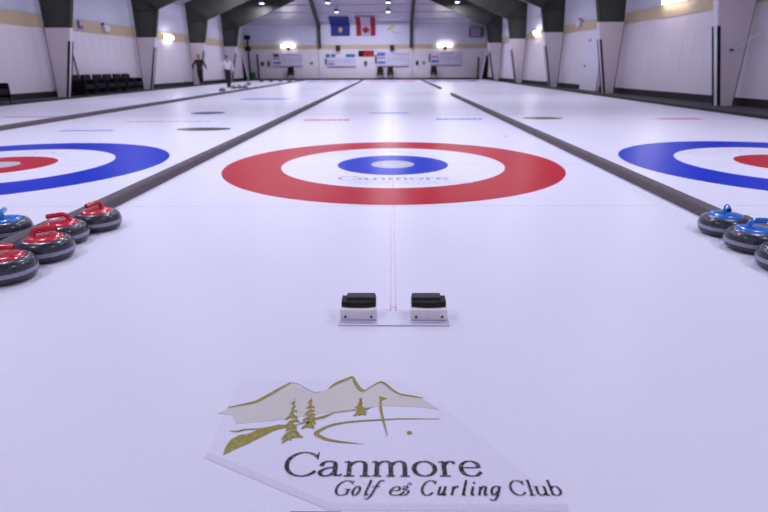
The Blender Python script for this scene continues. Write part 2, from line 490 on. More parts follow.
# pink line pair with a small H in front of the hacks
flat('trim_32', [rect(-0.019, -0.015, -3.66, -1.9), rect(0.003, 0.007, -3.66, -1.9)], M['faint_pink'], z=0.0004, structure=True)
flat('trim_33', [rect(-0.020, -0.015, -3.735, -3.66), rect(0.003, 0.008, -3.735, -3.66), rect(-0.016, 0.004, -3.702, -3.694)], M['pink'], z=0.0006, structure=True)

def house(x, y, outer, inner, label):
    t = thing('painted_house', label, 'target rings', (x, y, 0), 0, 'curling houses painted in the ice')
    ring('outer_ring', 1.219, 1.829, outer, t, 0, 0.0010)
    ring('inner_ring', 0.24, 0.61, inner, t, 0, 0.0016)
    disc('button', 0.24, M['button_ice'], t, 0.0014)
    ring('button_line', 0.10, 0.115, M['faint_blue'], t, 0, 0.0018, 48)
    return t
house(0, 0, M['red_ice'], M['blue_ice'], 'near red outer ring and blue inner ring house in the middle sheet')
house(-4.46, 0, M['blue_ice'], M['red_ice'], 'near blue outer ring and red inner ring house on the sheet at left')
house(4.46, 0, M['blue_ice'], M['red_ice'], 'near blue outer ring house on the right sheet beyond the blue handled stones')
house(0, 34.75, M['red_ice'], M['blue_ice'], 'tiny far red ringed house at the end of the middle sheet')
house(-4.46, 34.75, M['blue_ice'], M['red_ice'], 'tiny far house at the end of the sheet left of the middle one')
house(4.46, 34.75, M['blue_ice'], M['red_ice'], 'tiny far house at the end of the right sheet')

# ------------------------------------------------------------------ pen drawn lettering and club logo
def smooth_path(pts, sub=6):
    if len(pts) < 3: return [Vector(p) for p in pts]
    P = [Vector(p) for p in pts]; P = [P[0]*2-P[1]]+P+[P[-1]*2-P[-2]]
    out = []
    for i in range(1, len(P)-2):
        for k in range(sub):
            t = k/sub
            out.append(0.5*((2*P[i])+(P[i+1]-P[i-1])*t+(2*P[i-1]-5*P[i]+4*P[i+1]-P[i+2])*t*t+(3*P[i]-P[i-1]-3*P[i+1]+P[i+2])*t**3))
    out.append(P[-2]); return out
LIFT = [0]
def ribbon(b, pts, width, z=PAINT, sub=6, sm=True):
    """flat stroke; width is a number, a list, or a function of (t, direction)"""
    LIFT[0] = (LIFT[0]+1) % 40; z = z+LIFT[0]*0.00001
    P = smooth_path(pts, sub) if sm else [Vector(p) for p in pts]
    n = len(P); vs = []
    for i, p in enumerate(P):
        d = (P[min(i+1, n-1)]-P[max(i-1, 0)])
        if d.length < 1e-9: d = Vector((1, 0))
        d.normalize()
        t = i/(n-1)
        if callable(width): w = width(t, d)
        elif isinstance(width, (list, tuple)):
            q = t*(len(width)-1); k = min(int(q), len(width)-2); w = width[k]+(width[k+1]-width[k])*(q-k)
        else: w = width
        nrm = Vector((-d.y, d.x))*w*0.5
        vs += [(p.x+nrm.x, p.y+nrm.y, z), (p.x-nrm.x, p.y-nrm.y, z)]
    b.add(vs, [(2*i, 2*i+1, 2*i+3, 2*i+2) for i in range(n-1)])
XH = 0.60
def ell(cx, cy, rx, ry, a0, a1, n=18):
    return [(cx+rx*math.cos(math.radians(a0+(a1-a0)*k/n)), cy+ry*math.sin(math.radians(a0+(a1-a0)*k/n))) for k in range(n+1)]
# each glyph: list of (points, kind); kinds: p = nib stroke, s = thin serif, d = dot
GL = {
 'C': [(ell(.54, .5, .50, .5, 38, 325), 'p'), ([(.96, 1.0), (.96, .70)], 's')],
 'a': [([(.10, .40), (.14, .53), (.36, .61), (.58, .58), (.68, .44), (.68, .14), (.78, .02), (1.0, .07)], 'p'), ([(.68, .37), (.35, .32), (.10, .20), (.10, .07), (.28, 0), (.50, .05), (.68, .18)], 'p')],
 'n': [([(.20, .58), (.20, 0)], 'p'), ([(.20, .42), (.36, .56), (.56, .61), (.74, .54), (.78, .36), (.78, 0)], 'p'), ([(0, .57), (.2, .60)], 's'), ([(.02, 0), (.40, 0)], 's'), ([(.60, 0), (.98, 0)], 's')],
 'm': [([(.13, .58), (.13, 0)], 'p'), ([(.13, .42), (.24, .56), (.36, .61), (.47, .54), (.50, .36), (.50, 0)], 'p'), ([(.50, .42), (.61, .56), (.73, .61), (.84, .54), (.87, .36), (.87, 0)], 'p'), ([(0, .57), (.13, .60)], 's'), ([(.01, 0), (.25, 0)], 's'), ([(.38, 0), (.62, 0)], 's'), ([(.75, 0), (1.0, 0)], 's')],
 'o': [(ell(.5, .30, .44, .30, 90, 450), 'p')],
 'r': [([(.32, .58), (.32, 0)], 'p'), ([(.32, .40), (.50, .55), (.72, .60), (.94, .52)], 'p'), ([(.03, .57), (.32, .60)], 's'), ([(.05, 0), (.62, 0)], 's')],
 'e': [([(.08, .34), (.92, .34)], 's'), ([(.92, .34), (.88, .50), (.66, .60), (.38, .60), (.12, .46), (.07, .26), (.22, .07), (.50, 0), (.78, .03), (1.0, .17)], 'p')],
 'l': [([(.5, 1.04), (.5, 0)], 'p'), ([(.2, 1.0), (.5, 1.04)], 's'), ([(.1, 0), (.9, 0)], 's')],
 'u': [([(.18, .60), (.18, .16), (.32, .02), (.52, .01), (.76, .16)], 'p'), ([(.78, .60), (.78, 0)], 'p'), ([(0, .59), (.18, .60)], 's'), ([(.60, .59), (.78, .60)], 's'), ([(.78, 0), (1.0, .02)], 's')],
 'b': [([(.18, 1.04), (.18, .02)], 'p'), ([(.18, .42), (.45, .60), (.75, .58), (.92, .36), (.85, .12), (.60, 0), (.35, .02), (.18, .10)], 'p'), ([(0, 1.0), (.18, 1.04)], 's')],
 'iG': [(ell(.54, .5, .50, .5, 45, 310), 'p'), ([(.86, .40), (.86, .08)], 'p'), ([(.62, .40), (1.0, .40)], 's'), ([(.95, 1.0), (.95, .74)], 's')],
 'io': [(ell(.5, .30, .42, .30, 90, 450), 'p')],
 'il': [([(.45, 1.04), (.40, .12), (.60, 0), (.85, .08)], 'p'), ([(.15, 1.0), (.45, 1.04)], 's')],
 'if': [([(1.0, .96), (.80, 1.02), (.62, .88), (.52, .45), (.42, .0), (.25, -.24), (.02, -.20)], 'p'), ([(.25, .58), (.85, .58)], 's')],
 '&': [([(.05, .28), (.40, .32), (.46, .48), (.34, .58), (.14, .50), (.04, .26), (.12, .06), (.36, 0), (.60, .08), (.74, .24)], 'p'), ([(.56, .56), (.78, .62), (.80, .48), (.62, .40), (.92, .30), (.90, .08), (.66, 0), (.52, .08)], 'p'), ([(.78, .70), (.84, .84), (.94, .80), (.92, .68)], 's')],
 'iC': [(ell(.54, .5, .50, .5, 40, 322), 'p'), ([(.95, 1.0), (.95, .74)], 's')],
 'iu': [([(.14, .58), (.12, .14), (.28, .01), (.50, .06), (.72, .26)], 'p'), ([(.76, .60), (.74, .10), (.85, .0), (1.0, .10)], 'p'), ([(0, .52), (.14, .58)], 's')],
 'ir': [([(.24, .58), (.24, 0)], 'p'), ([(.24, .34), (.50, .56), (.72, .60), (.92, .52)], 'p'), ([(.02, .52), (.24, .58)], 's')],
 'ii': [([(.34, .58), (.34, .12), (.52, 0), (.8, .08)], 'p'), ([(.08, .52), (.34, .58)], 's'), ([(.42, .84)], 'd')],
 'in': [([(.18, .58), (.18, 0)], 'p'), ([(.18, .32), (.44, .56), (.64, .60), (.76, .50), (.74, .10), (.84, 0), (1.0, .08)], 'p'), ([(0, .52), (.18, .58)], 's')],
 'ig': [([(.78, .50), (.52, .61), (.22, .52), (.10, .30), (.22, .06), (.48, .04), (.74, .26)], 'p'), ([(.86, .60), (.80, .10), (.66, -.22), (.38, -.34), (.06, -.26)], 'p')],
}
def letters(b, line, thick, thin, shear, ox=0, oy=0, sc=1.0, z=PAINT):
    for ch, x0, x1, y0, yt in line:
        H = yt-y0; Wd = x1-x0
        sh = shear if (ch[0] == 'i' or ch == '&') else 0.0
        wide = Wd-(sh*H*0.55)
        def T(p):
            return ((x0+p[0]*wide+sh*p[1]*H+ox)*sc, (y0+p[1]*H+oy)*sc)
        for pts, kind in GL[ch]:
            if kind == 'd':
                c = T(pts[0]); r = thick*0.52*sc
                b.prism_z([(c[0]+r*math.cos(a*PI/6), c[1]+r*math.sin(a*PI/6)) for a in range(12)], 0, z)
            elif kind == 's':
                ribbon(b, [T(p) for p in pts], thin*1.15*sc, z)
            else:
                def wd(t, d):
                    v = abs(d.y)**1.5
                    return (thin+(thick-thin)*v)*sc
                ribbon(b, [T(p) for p in pts], wd, z, sub=2 if len(pts) > 14 else 6)
def tr(pts, ox, oy, sc): return [((x+ox)*sc, (y+oy)*sc) for x, y in pts]
RIDGE_ONE = [(-0.5374, -4.446), (-0.499, -4.434), (-0.4556, -4.4158), (-0.4212, -4.3797), (-0.3917, -4.3421), (-0.3607, -4.3053)]
RIDGE_THIN = [(-0.3607, -4.3053), (-0.3336, -4.3142), (-0.3043, -4.3394), (-0.2762, -4.3608), (-0.2513, -4.3606)]
RIDGE_TWO = [(-0.2268, -4.3411), (-0.2047, -4.3111), (-0.1748, -4.2871), (-0.1504, -4.2672)]
RIDGE_THREE = [(-0.1504, -4.2672), (-0.1383, -4.3051), (-0.1236, -4.3383), (-0.107, -4.3565)]
RIDGE_FOUR = [(-0.107, -4.3565), (-0.0833, -4.3271), (-0.0555, -4.3012), (-0.0394, -4.3068), (-0.0078, -4.3505), (0.0167, -4.3716), (0.0532, -4.3818), (0.0893, -4.3919)]
SLOPE = [(-0.5606, -4.4768), (-0.536, -4.4509), (-0.498, -4.4379), (-0.4548, -4.4188), (-0.4201, -4.3849), (-0.3907, -4.3475), (-0.3601, -4.3087), (-0.3102, -4.3416), (-0.2697, -4.3629), (-0.2556, -4.3607), (-0.2268, -4.3411), (-0.2045, -4.3134), (-0.1502, -4.2707), (-0.1342, -4.3185), (-0.107, -4.3565), (-0.0554, -4.3046), (-0.0078, -4.3505), (0.0228, -4.3737), (0.0831, -4.394), (0.1058, -4.4171), (0.1385, -4.4541), (0.0806, -4.44), (-0.0378, -4.4349), (-0.1549, -4.4579), (-0.2122, -4.4707), (-0.2574, -4.4823), (-0.3753, -4.5106), (-0.488, -4.5275), (-0.5118, -4.484)]
FAIRWAY = [(-0.4863, -4.6653), (-0.4895, -4.6371), (-0.4838, -4.6013), (-0.465, -4.5806), (-0.4393, -4.5737), (-0.4061, -4.5505), (-0.3537, -4.5327), (-0.3034, -4.5297), (-0.2619, -4.5035), (-0.2075, -4.4772), (-0.1891, -4.4686), (-0.2207, -4.4977), (-0.2535, -4.5097), (-0.2818, -4.5234), (-0.3239, -4.5413), (-0.3652, -4.5588), (-0.3972, -4.5884), (-0.4325, -4.621), (-0.4592, -4.6407)]
TWIG_ONE = [(-0.4981, -4.5615), (-0.4751, -4.5639), (-0.4524, -4.5552), (-0.4061, -4.5505), (-0.3537, -4.5327)]
TWIG_TWO = [(-0.2004, -4.4725), (-0.1313, -4.4587), (-0.0964, -4.4528), (-0.0762, -4.441)]
PATH = [(-0.0942, -4.6169), (-0.1537, -4.6093), (-0.1978, -4.5992), (-0.227, -4.583), (-0.2368, -4.5706), (-0.2252, -4.5535), (-0.1941, -4.5316), (-0.1389, -4.5161), (-0.054, -4.5065), (0.0203, -4.5006), (0.1345, -4.5007)]
POLE = [(-0.0506, -4.3877), (-0.0481, -4.4524), (-0.0366, -4.5261), (-0.0266, -4.5816)]
PENNANT = [(-0.055, -4.3825), (-0.028, -4.3958), (-0.0531, -4.4112)]
BALL = [(0.0387, -4.5661)]
TREES = [[(-0.3324, -4.3946), (-0.337, -4.6163), (-0.2793, -4.5916)], [(-0.2779, -4.3922), (-0.2815, -4.5539), (-0.239, -4.5381)], [(-0.1175, -4.3912), (-0.1251, -4.4832), (-0.0943, -4.4737)]]
FILM = [(-0.5412, -4.288), (-0.535, -4.6644), (-0.2307, -4.8154), (-0.1664, -4.847), (0.4196, -4.8452), (0.1418, -4.4222), (0.0152, -4.2847)]
LINE_ONE = [('C', -0.3041, -0.215, -4.7443, -4.6534), ('a', -0.2107, -0.1459, -4.7436, -4.6528), ('n', -0.1432, -0.0688, -4.743, -4.6522), ('m', -0.0672, 0.0347, -4.7424, -4.6515), ('o', 0.0426, 0.1063, -4.7415, -4.6507), ('r', 0.1116, 0.162, -4.741, -4.6502), ('e', 0.1699, 0.2255, -4.7405, -4.6497)]
LINE_TWO = [('iG', -0.1641, -0.1171, -4.8102, -4.7599), ('io', -0.1184, -0.0918, -4.8098, -4.7596), ('il', -0.0892, -0.0651, -4.8096, -4.7594), ('if', -0.0816, -0.0385, -4.8095, -4.7593), ('&', -0.0233, 0.0363, -4.809, -4.7587), ('iC', 0.057, 0.0983, -4.8083, -4.7581), ('iu', 0.1009, 0.13, -4.808, -4.7578), ('ir', 0.1338, 0.1591, -4.8077, -4.7575), ('il', 0.1629, 0.1806, -4.8075, -4.7573), ('ii', 0.1844, 0.2034, -4.8073, -4.7571), ('in', 0.2034, 0.235, -4.8071, -4.7569), ('ig', 0.235, 0.2679, -4.8069, -4.7566), ('C', 0.2906, 0.3285, -4.8064, -4.7562), ('l', 0.3323, 0.3513, -4.806, -4.7559), ('u', 0.3525, 0.3866, -4.8059, -4.7556), ('b', 0.3891, 0.4194, -4.8056, -4.7554)]

def pine(b, apex, left, right, ox, oy, sc, z, seed):
    """ragged conifer of short boughs on a thin stem"""
    r = random.Random(seed)
    A_, L_, R_ = Vector(apex), Vector(left), Vector(right)
    mid = (L_+R_)/2
    ribbon(b, tr([tuple(A_), tuple(mid)], ox, oy, sc), [0.0015*sc, 0.006*sc], z, sm=False)
    n = 8
    for i in range(n):
        t = (i+0.9)/n
        c = A_.lerp(mid, t*0.92)
        for E_ in (L_, R_):
            tip = A_.lerp(E_, min(1, t+0.04))+Vector((r.uniform(-.009, .007), r.uniform(-.012, .006)))
            ribbon(b, tr([tuple(c), tuple(c.lerp(tip, .55)+Vector((0, .003))), tuple(tip)], ox, oy, sc), [0.013*sc*(.5+t*.5), 0.012*sc*(.5+t*.5), 0.002*sc], z, sub=3)
        if r.random() < .7:
            s = c+Vector((r.uniform(-.012, .012)*t, r.uniform(-.012, .004)))
            q = 0.007*(.5+t)
            b.prism_z(tr([(s.x-q, s.y), (s.x, s.y-q*.8), (s.x+q, s.y+q*.3), (s.x, s.y+q)], ox, oy, sc), 0, z)
def mountain(parent, ox, oy, sc, full=True):
    Z = 0.0012
    b = MB(); b.prism_z(tr(SLOPE, ox, oy, sc), 0, Z); b.build('mountain_slope', M['sand_ice'], parent)
    b = MB(); Z = 0.0018
    ribbon(b, tr(RIDGE_ONE, ox, oy, sc), [0.003*sc, .011*sc, .015*sc, .013*sc, .009*sc], Z)
    ribbon(b, tr(RIDGE_TWO, ox, oy, sc), [0.004*sc, .013*sc, .014*sc, .012*sc], Z)
    ribbon(b, tr(RIDGE_THREE, ox, oy, sc), [0.008*sc, .014*sc, .016*sc, .014*sc], Z)
    ribbon(b, tr(RIDGE_FOUR, ox, oy, sc), [0.005*sc, .004*sc, .007*sc, .010*sc, .010*sc, .008*sc, .009*sc, .003*sc], Z)
    ribbon(b, tr(RIDGE_THIN, ox, oy, sc), .002*sc, Z)
    b.build('ridge_line', M['gold_ice'], parent)
    b = MB(); b.prism_z(tr(FAIRWAY, ox, oy, sc), 0, Z)
    ribbon(b, tr(TWIG_ONE, ox, oy, sc), [.001*sc, .008*sc, .005*sc, .004*sc], Z)
    ribbon(b, tr(TWIG_TWO, ox, oy, sc), [.003*sc, .003*sc, .006*sc, .002*sc], Z)
    b.build('fairway', M['gold_ice'], parent)
    b = MB(); ribbon(b, tr(PATH, ox, oy, sc), [.001*sc, .006*sc, .010*sc, .012*sc, .016*sc, .011*sc, .009*sc, .007*sc, .006*sc, .004*sc, .002*sc], Z)
    b.build('path', M['gold_ice'], parent)
    if full:
        for i, (a, l, r) in enumerate(TREES):
            b = MB(); pine(b, a, l, r, ox, oy, sc, 0.0022, i+3); b.build('tree', M['gold_ice'], parent)
        b = MB(); ribbon(b, tr(POLE, ox, oy, sc), [.006*sc, .009*sc, .006*sc, .002*sc], 0.0022); b.prism_z(tr(PENNANT, ox, oy, sc), 0, 0.0022); b.build('golf_flag', M['gold_ice'], parent)
        c = BALL[0]
        b = MB(); b.prism_z(tr([(c[0]+.008*math.cos(a*PI/6), c[1]+.008*math.sin(a*PI/6)) for a in range(12)], ox, oy, sc), 0, Z); b.build('golf_ball', M['gold_ice'], parent)

LX, LY = -0.04, -4.60
t = thing('club_logo', 'large gold mountain and black lettered club logo set in the near ice', 'logo', (LX, LY, 0))
b = MB(); b.prism_z(tr(FILM, -LX, -LY, 1), 0, 0.0003); b.build('film', M['film_ice'], t)
b = MB(); ribbon(b, tr([FILM[1], FILM[2], FILM[3], FILM[4]], -LX, -LY, 1), 0.022, 0.0008, sm=False); b.build('film_edge', M['edge_ice'], t)
mountain(t, -LX, -LY, 1)
b = MB(); letters(b, LINE_ONE, .0125, .0036, 0, -LX, -LY, 1, 0.0016); b.build('town_lettering', M['black_ice'], t)
b = MB(); letters(b, LINE_TWO, .0068, .0022, .28, -LX, -LY, 1, 0.0016); b.build('club_lettering', M['black_ice'], t)
for hx, lab in ((0, 'small faded club logo painted inside the near red ringed house'),
                (-4.46, 'small faded club logo inside the near blue ringed house at left'),
                (4.46, 'small faded club logo inside the near blue ringed house at right')):
    t = thing('house_logo', lab, 'logo', (hx, 0, 0), 0, 'club logos painted inside the houses')
    b = MB(); letters(b, LINE_ONE, .0125, .0045, 0, .04, 4.7424-.43, 2.0, 0.0014); b.build('town_lettering', M['grey_ice'], t)
    b = MB(); letters(b, LINE_TWO, .0065, .0026, .28, -.05, 4.7424-.445, 2.0, 0.0014); b.build('club_lettering', M['faint_blue'], t)
    for rd, w in ((RIDGE_ONE, .010), (RIDGE_TWO+RIDGE_THREE[1:]+RIDGE_FOUR[1:], .012)):
        b = MB(); ribbon(b, tr(rd, .06, 4.2724+.53, 2.0), w*2, 0.0014); b.build('ridge_line', M['sand_ice'], t)
    b = MB(); b.prism_z(tr(SLOPE, .06, 4.2724+.53, 2.0), 0, 0.0009); b.build('mountain_slope', M['film_ice'], t)
# next lettering block at the very bottom of the view
tag(flat('ice_print', [[(-.062, -.012), (.062, -.012), (.062, .012), (-.062, .012)]], M['navy_ice'], loc=(-0.2, -4.874, 0)), 'thin dark printed bar in the ice just below the club logo', 'ice print')

# sponsor prints in the ice
def oval(cx, cy, rx, ry, n=28): return [(cx+rx*math.cos(2*PI*k/n), cy+ry*math.sin(2*PI*k/n)) for k in range(n)]
def bars(w, h, rows, seed):
    r = random.Random(seed); out = []
    for j in range(rows):
        y = -h/2+h*(j+.5)/rows; hh = h/rows*.28; x = -w/2
        while x < w/2-.02:
            ww = min(r.uniform(.05, .14)*w, w/2-x); out.append(rect(x, x+ww, y-hh, y+hh)); x += ww+.025*w
    return out
prints = [
 ('orange red sponsor print beyond the hog line on the middle sheet', -1.32, 5.2, 'orange_ice', bars(.95, .5, 1, 1)),
 ('slim blue sponsor print right of centre on the middle sheet', 1.38, 5.3, 'mid_blue_ice', bars(.95, .45, 1, 2)),
 ('oval brown sponsor print just right of the right hand divider', 3.12, 5.45, 'brown_ice', [oval(0, 0, .42, .26)]),
 ('rose sponsor print at far right of the right sheet', 5.80, 5.2, 'rose_ice', bars(.85, .50, 1, 4)),
 ('dark green oval print beside the left divider', -3.32, 3.6, 'green_ice', [oval(0, 0, .48, .26)]),
 ('slim blue print on the left sheet beyond its house', -5.28, 3.42, 'mid_blue_ice', bars(.95, .26, 1, 6)),
 ('small navy print past the dark green oval on the left sheet', -4.38, 7.05, 'navy_ice', [oval(0, 0, .40, .36)]),
 ('thin navy and rose line print on the left sheet', -4.5, 5.0, 'navy_ice', bars(1.7, .12, 1, 8)),
 ('rose print on the leftmost sheet by the photo edge', -8.1, 6.15, 'rose_ice', bars(1.1, .35, 1, 9)),
 ('long blue print far down the left sheet', -4.32, 12.8, 'mid_blue_ice', [oval(0, 0, .88, .40)]),
 ('farther faint blue print down the left sheet', -3.9, 21.2, 'faint_blue', [oval(0, 0, .75, .55)]),
 ('flat navy swoosh print at the hog line on the middle sheet', -0.05, 6.88, 'mid_blue_ice', [oval(0, 0, .50, .14)]),
 ('tiny orange dot print right of the near red house', 1.75, 2.49, 'orange_ice', [oval(0, 0, .03, .03)]),
]
for lab, x, y, m, polys in prints:
    o = flat('ice_print', polys, M[m], z=0.0008, loc=(x, y, 0)); tag(o, lab, 'ice print', 'sponsor prints in the ice')

# ------------------------------------------------------------------ dividers between the sheets
def divider(x, ya, yb, label):
    b = MB(); h = 0.085; w = 0.050
    prof = [(-w, 0.0)]+[(-w*math.cos(a), h-0.024+0.024*math.sin(a)) for a in [k*PI/8 for k in range(9)]]+[(w, 0.0)]
    L_ = yb-ya
    segs = max(2, int(L_/2.4)); n = len(prof)
    for s in range(segs):
        ya_, yb_ = L_*s/segs-L_/2, L_*(s+1)/segs-L_/2-0.012
        b.prism_y(prof, ya_, yb_)
    o = b.build('sheet_divider', M['bumper'], loc=(x, (ya+yb)/2, 0))
    tag(o, label, 'divider', 'carpeted dividers between the sheets')
divider(-2.215, -2.52, 39.1, 'long grey brown divider left of the near red ringed house')
divider(-2.262, Y0+.1, -2.525, 'near divider piece between the red handled and blue handled stones at left')
divider(2.25, -2.42, 14.9, 'long grey brown divider right of the near red ringed house')
divider(2.325, Y0+.1, -2.425, 'near divider piece beside the blue handled stones at right')
divider(2.33, 20.5, 39.1, 'short far divider piece beyond the gap, right of the middle sheet')
divider(-6.86, Y0+.1, 39.1, 'thin far left divider beyond the left blue house')

# ------------------------------------------------------------------ hack
t = thing('hack', 'pair of black rubber footholds on a white plate set in the ice', 'curling hack', (0, -3.82, 0))
b = MB()
b.box(-.238, .228, -.062, .070, 0, .006)
b.build('base_plate', M['plate'], t, bevel=.002)
for sx, cx in ((-1, -.155), (1, .145)):
    b = MB(); b.box(cx-.078, cx+.078, -.022, .085, .006, .056); blk = b.build('foot_block', M['hack_white'], t, bevel=.006)
    for q in (-.055, .055):
        b = MB(); b.lathe([(0, -.003), (.0055, -.003), (.0055, .001), (0, .001)], (cx+q, -.022, .024), 14, 'y'); b.build('screw', M['steel_bolt'], blk)
    b = MB()
    # ribbed rubber: curved front pad and a higher back pad offset to one side
    n = 14; x0, x1 = cx-.074, cx+.074
    for i in range(n):
        xa = x0+(x1-x0)*i/n; xb = x0+(x1-x0)*(i+1)/n
        ua = (xa-cx)/.074; ub = (xb-cx)/.074
        fa, fb = .004-.010*(1-ua*ua), .004-.010*(1-ub*ub)
        b.hexa([(xa, fa, .056), (xb, fb, .056), (xb, .075, .056), (xa, .075, .056), (xa, fa+.010, .080), (xb, fb+.010, .080), (xb, .072, .084), (xa, .072, .084)])
    xa, xb = (x0+.020, x1-.002) if sx < 0 else (x0+.002, x1-.020)
    b.hexa([(xa, .022, .078), (xb, .022, .078), (xb, .078, .078), (xa, .078, .078), (xa+.002, .028, .092), (xb-.002, .028, .092), (xb-.002, .074, .094), (xa+.002, .074, .094)])
    b.build('rubber_grip', M['rubber'], t, bevel=.004)

# ------------------------------------------------------------------ curling stones
def make_stone(hmat, name='curling_stone'):
    t = thing(name, 'x', 'curling stone')
    body = []
    Rm, H = .146, .121
    for k in range(17):                                   # rounded body profile
        a = -PI/2+PI*k/16
        ca = abs(math.cos(a))**.56; sa = math.copysign(abs(math.sin(a))**.95, math.sin(a))
        body.append((max(.08, .080+(Rm-.080)*ca) if 0 < k < 16 else .080, H/2+H/2*sa))
    b = MB(); b.lathe([(0, 0)]+body+[(0, H)], n=48); s = b.build('granite_body', M['granite'], t, smooth=True)
    b = MB()
    z0 = H*.35; band = []
    for k in range(5):
        z = z0+.022*k/4
        c = (z-H/2)/(H/2); sa = abs(c)**(1/.95); ca = math.sqrt(max(0, 1-sa*sa))**.56
        band.append((.080+(Rm-.080)*ca+.0016, z))
    b.lathe([(band[0][0]-.004, band[0][1])]+band+[(band[-1][0]-.004, band[-1][1])], n=48); b.build('striking_band', M['band_gran'], s, smooth=True)
    b = MB(); b.lathe([(.100, H-.008), (.101, H-.001), (.094, H+.007), (.060, H+.013), (.0, H+.014)], n=40)
    cp = b.build('handle_plate', hmat, t, smooth=True)
    # gooseneck: rises at one side and reaches across the middle
    pts = smooth3([(-.045, 0, H+.008), (-.047, 0, H+.026), (-.040, 0, H+.044), (-.018, 0, H+.053), (.020, 0, H+.052), (.066, 0, H+.047)])
    n = len(pts)
    rr = [(.019 if i/n < .12 else .0145 if i/n < .4 else .0135+.003*(i/n)) for i in range(n)]
    b = MB(); b.tube(pts, rr, 12); hd = b.build('handle', hmat, t, smooth=True)
    b = MB(); b.lathe([(0, -.002), (.010, -.002), (.010, .003), (0, .003)], (.068, 0, H+.047), 14, 'x'); b.build('handle_end', M['bolt'], hd)
    b = MB(); b.lathe([(.022, H+.010), (.019, H+.018), (.0, H+.020)], (-.045, 0, 0), 16); b.build('collar', hmat, hd, smooth=True)
    return t
def smooth3(pts, sub=5):
    P = [Vector(p) for p in pts]; P = [P[0]*2-P[1]]+P+[P[-1]*2-P[-2]]; out = []
    for i in range(1, len(P)-2):
        for k in range(sub):
            t = k/sub
            out.append(0.5*((2*P[i])+(P[i+1]-P[i-1])*t+(2*P[i-1]-5*P[i]+4*P[i+1]-P[i+2])*t*t+(3*P[i]-P[i-1]-3*P[i+1]+P[i+2])*t**3))
    out.append(P[-2]); return out
red0 = make_stone(M['red']); blue0 = make_stone(M['blue'])
used = set()
def stone(proto, x, y, deg, label, group):
    if proto.name in used: o = copy_tree(proto)
    else: o = proto; used.add(proto.name)
    o.location = (x, y, 0); o.rotation_euler = (0, 0, math.radians(deg)); o['label'] = label; o['group'] = group
G1 = 'red handled stones beside the left divider'; G2 = 'blue handled stones beside the right divider'
stone(red0, -1.995, -2.455, 248, 'red handled dark granite stone farthest up the left divider', G1)
stone(red0, -2.062, -2.745, 207, 'red handled stone second from the far end of the left group, behind another', G1)
stone(red0, -1.985, -3.038, 32, 'red handled stone in front of two others, handle pointing up right', G1)
stone(red0, -2.00, -3.355, 8, 'nearest red handled stone, cut by the left edge of the photo', G1)
stone(blue0, -2.475, -2.66, 116, 'blue handled stone on the far side of the left divider', 'blue handled stones left of the left divider')
stone(blue0, -2.51, -2.98, 200, 'blue handled stone mostly hidden at the left edge behind the divider', 'blue handled stones left of the left divider')
stone(blue0, 2.12, -2.575, 246, 'blue handled stone farthest up the right divider, handle end facing the camera', G2)
stone(blue0, 2.105, -2.885, 14, 'middle of the three blue handled stones at right, handle pointing right', G2)
stone(blue0, 2.085, -3.21, 330, 'nearest blue handled stone, cut by the right edge of the photo', G2)
stone(red0, 2.62, -2.56, 100, 'dark stone peeking from behind the right divider at the photo edge', 'stones beyond the right divider')
far = [(-7.62, 18.9, 'r', 'far stone nearest the divider, in front of the person in white'),
       (-7.95, 21.9, 'r', 'red handled far stone just right of the feet of the person in white'),
       (-7.50, 22.4, 'b', 'blue handled far stone beside the red one past the person in white'),
       (-7.82, 22.5, 'r', 'red handled far stone half hidden in the pair past the person in white'),
       (-8.60, 27.4, 'b', 'blue handled far stone alone before the end row'),
       (-9.35, 34.0, 'r', 'red handled far stone at the left end of the back row'),
       (-8.75, 34.4, 'b', 'second far stone from the left in the back row'),
       (-8.10, 34.6, 'b', 'third far stone from the left in the back row'),
       (-7.45, 34.6, 'b', 'fourth far stone from the left in the back row'),
       (-8.70, 37.8, 'b', 'far stone under the leftmost scoreboard'),
       (-7.30, 37.4, 'r', 'red handled far stone by the end of the far left divider')]
for x, y, c, lab in far:
    stone(red0 if c == 'r' else blue0, x, y, random.uniform(0, 360), lab, 'stones on the far left sheet')

# ------------------------------------------------------------------ hanging lamps
def make_lamp():
    t = thing('pendant_lamp', 'x', 'lamp')
    b = MB(); b.lathe([(.16, 0), (.19, -.02), (.17, .10), (.10, .20), (.06, .28), (0, .29)], n=24); b.build('lamp_housing', M['lamp_shell'], t, smooth=True)
    b = MB(); b.lathe([(0, -.05), (.10, -.045), (.15, -.02), (.155, .0), (0, .0)], n=24); b.build('diffuser', M['lamp_glow'], t, smooth=True)
    ld = bpy.data.lights.new('lamp_light', 'AREA'); ld.shape = 'DISK'; ld.size = .32; ld.energy = LAMP_POWER; ld.color = LAMP_COLOR
    lo = bpy.data.objects.new('lamp_light', ld); COL.objects.link(lo); lo.location = (0, 0, -.07); lo.parent = t
    return t
lamp0 = make_lamp(); first = True; nlab = 0
colname = {-9: 'over the leftmost sheet', -4: 'over the left sheet', 0: 'over the middle sheet', 4: 'over the right sheet'}
rowname = ['above the camera, unseen, added to brighten the near ice', 'above the near houses, unseen, added to brighten the near ice', 'in the row nearest ahead', 'in the second row ahead', 'in the third row ahead', 'in the fourth row ahead', 'in the row by the farthest frame', 'in the last pair before the flags']
for ri, (y, xs) in enumerate(LAMP_ROWS):
    for x in xs:
        o = lamp0 if first else copy_tree(lamp0); first = False
        z = 5.12 if ri == 6 else 4.86 if ri == 7 else 5.3
        o.location = (x, y, z)
        o['label'] = 'round pendant lamp %s %s' % (colname[min(colname, key=lambda k: abs(k-x))], rowname[ri]); o['group'] = 'pendant lamps under the roof'
        top = (hip_z(y) if y > HIP else roof_z(x)-0.1)
        b = MB(); b.tube([(0, 0, .28), (0, 0, top-z)], .012, 6); b.build('cord', M['lamp_shell'], o)

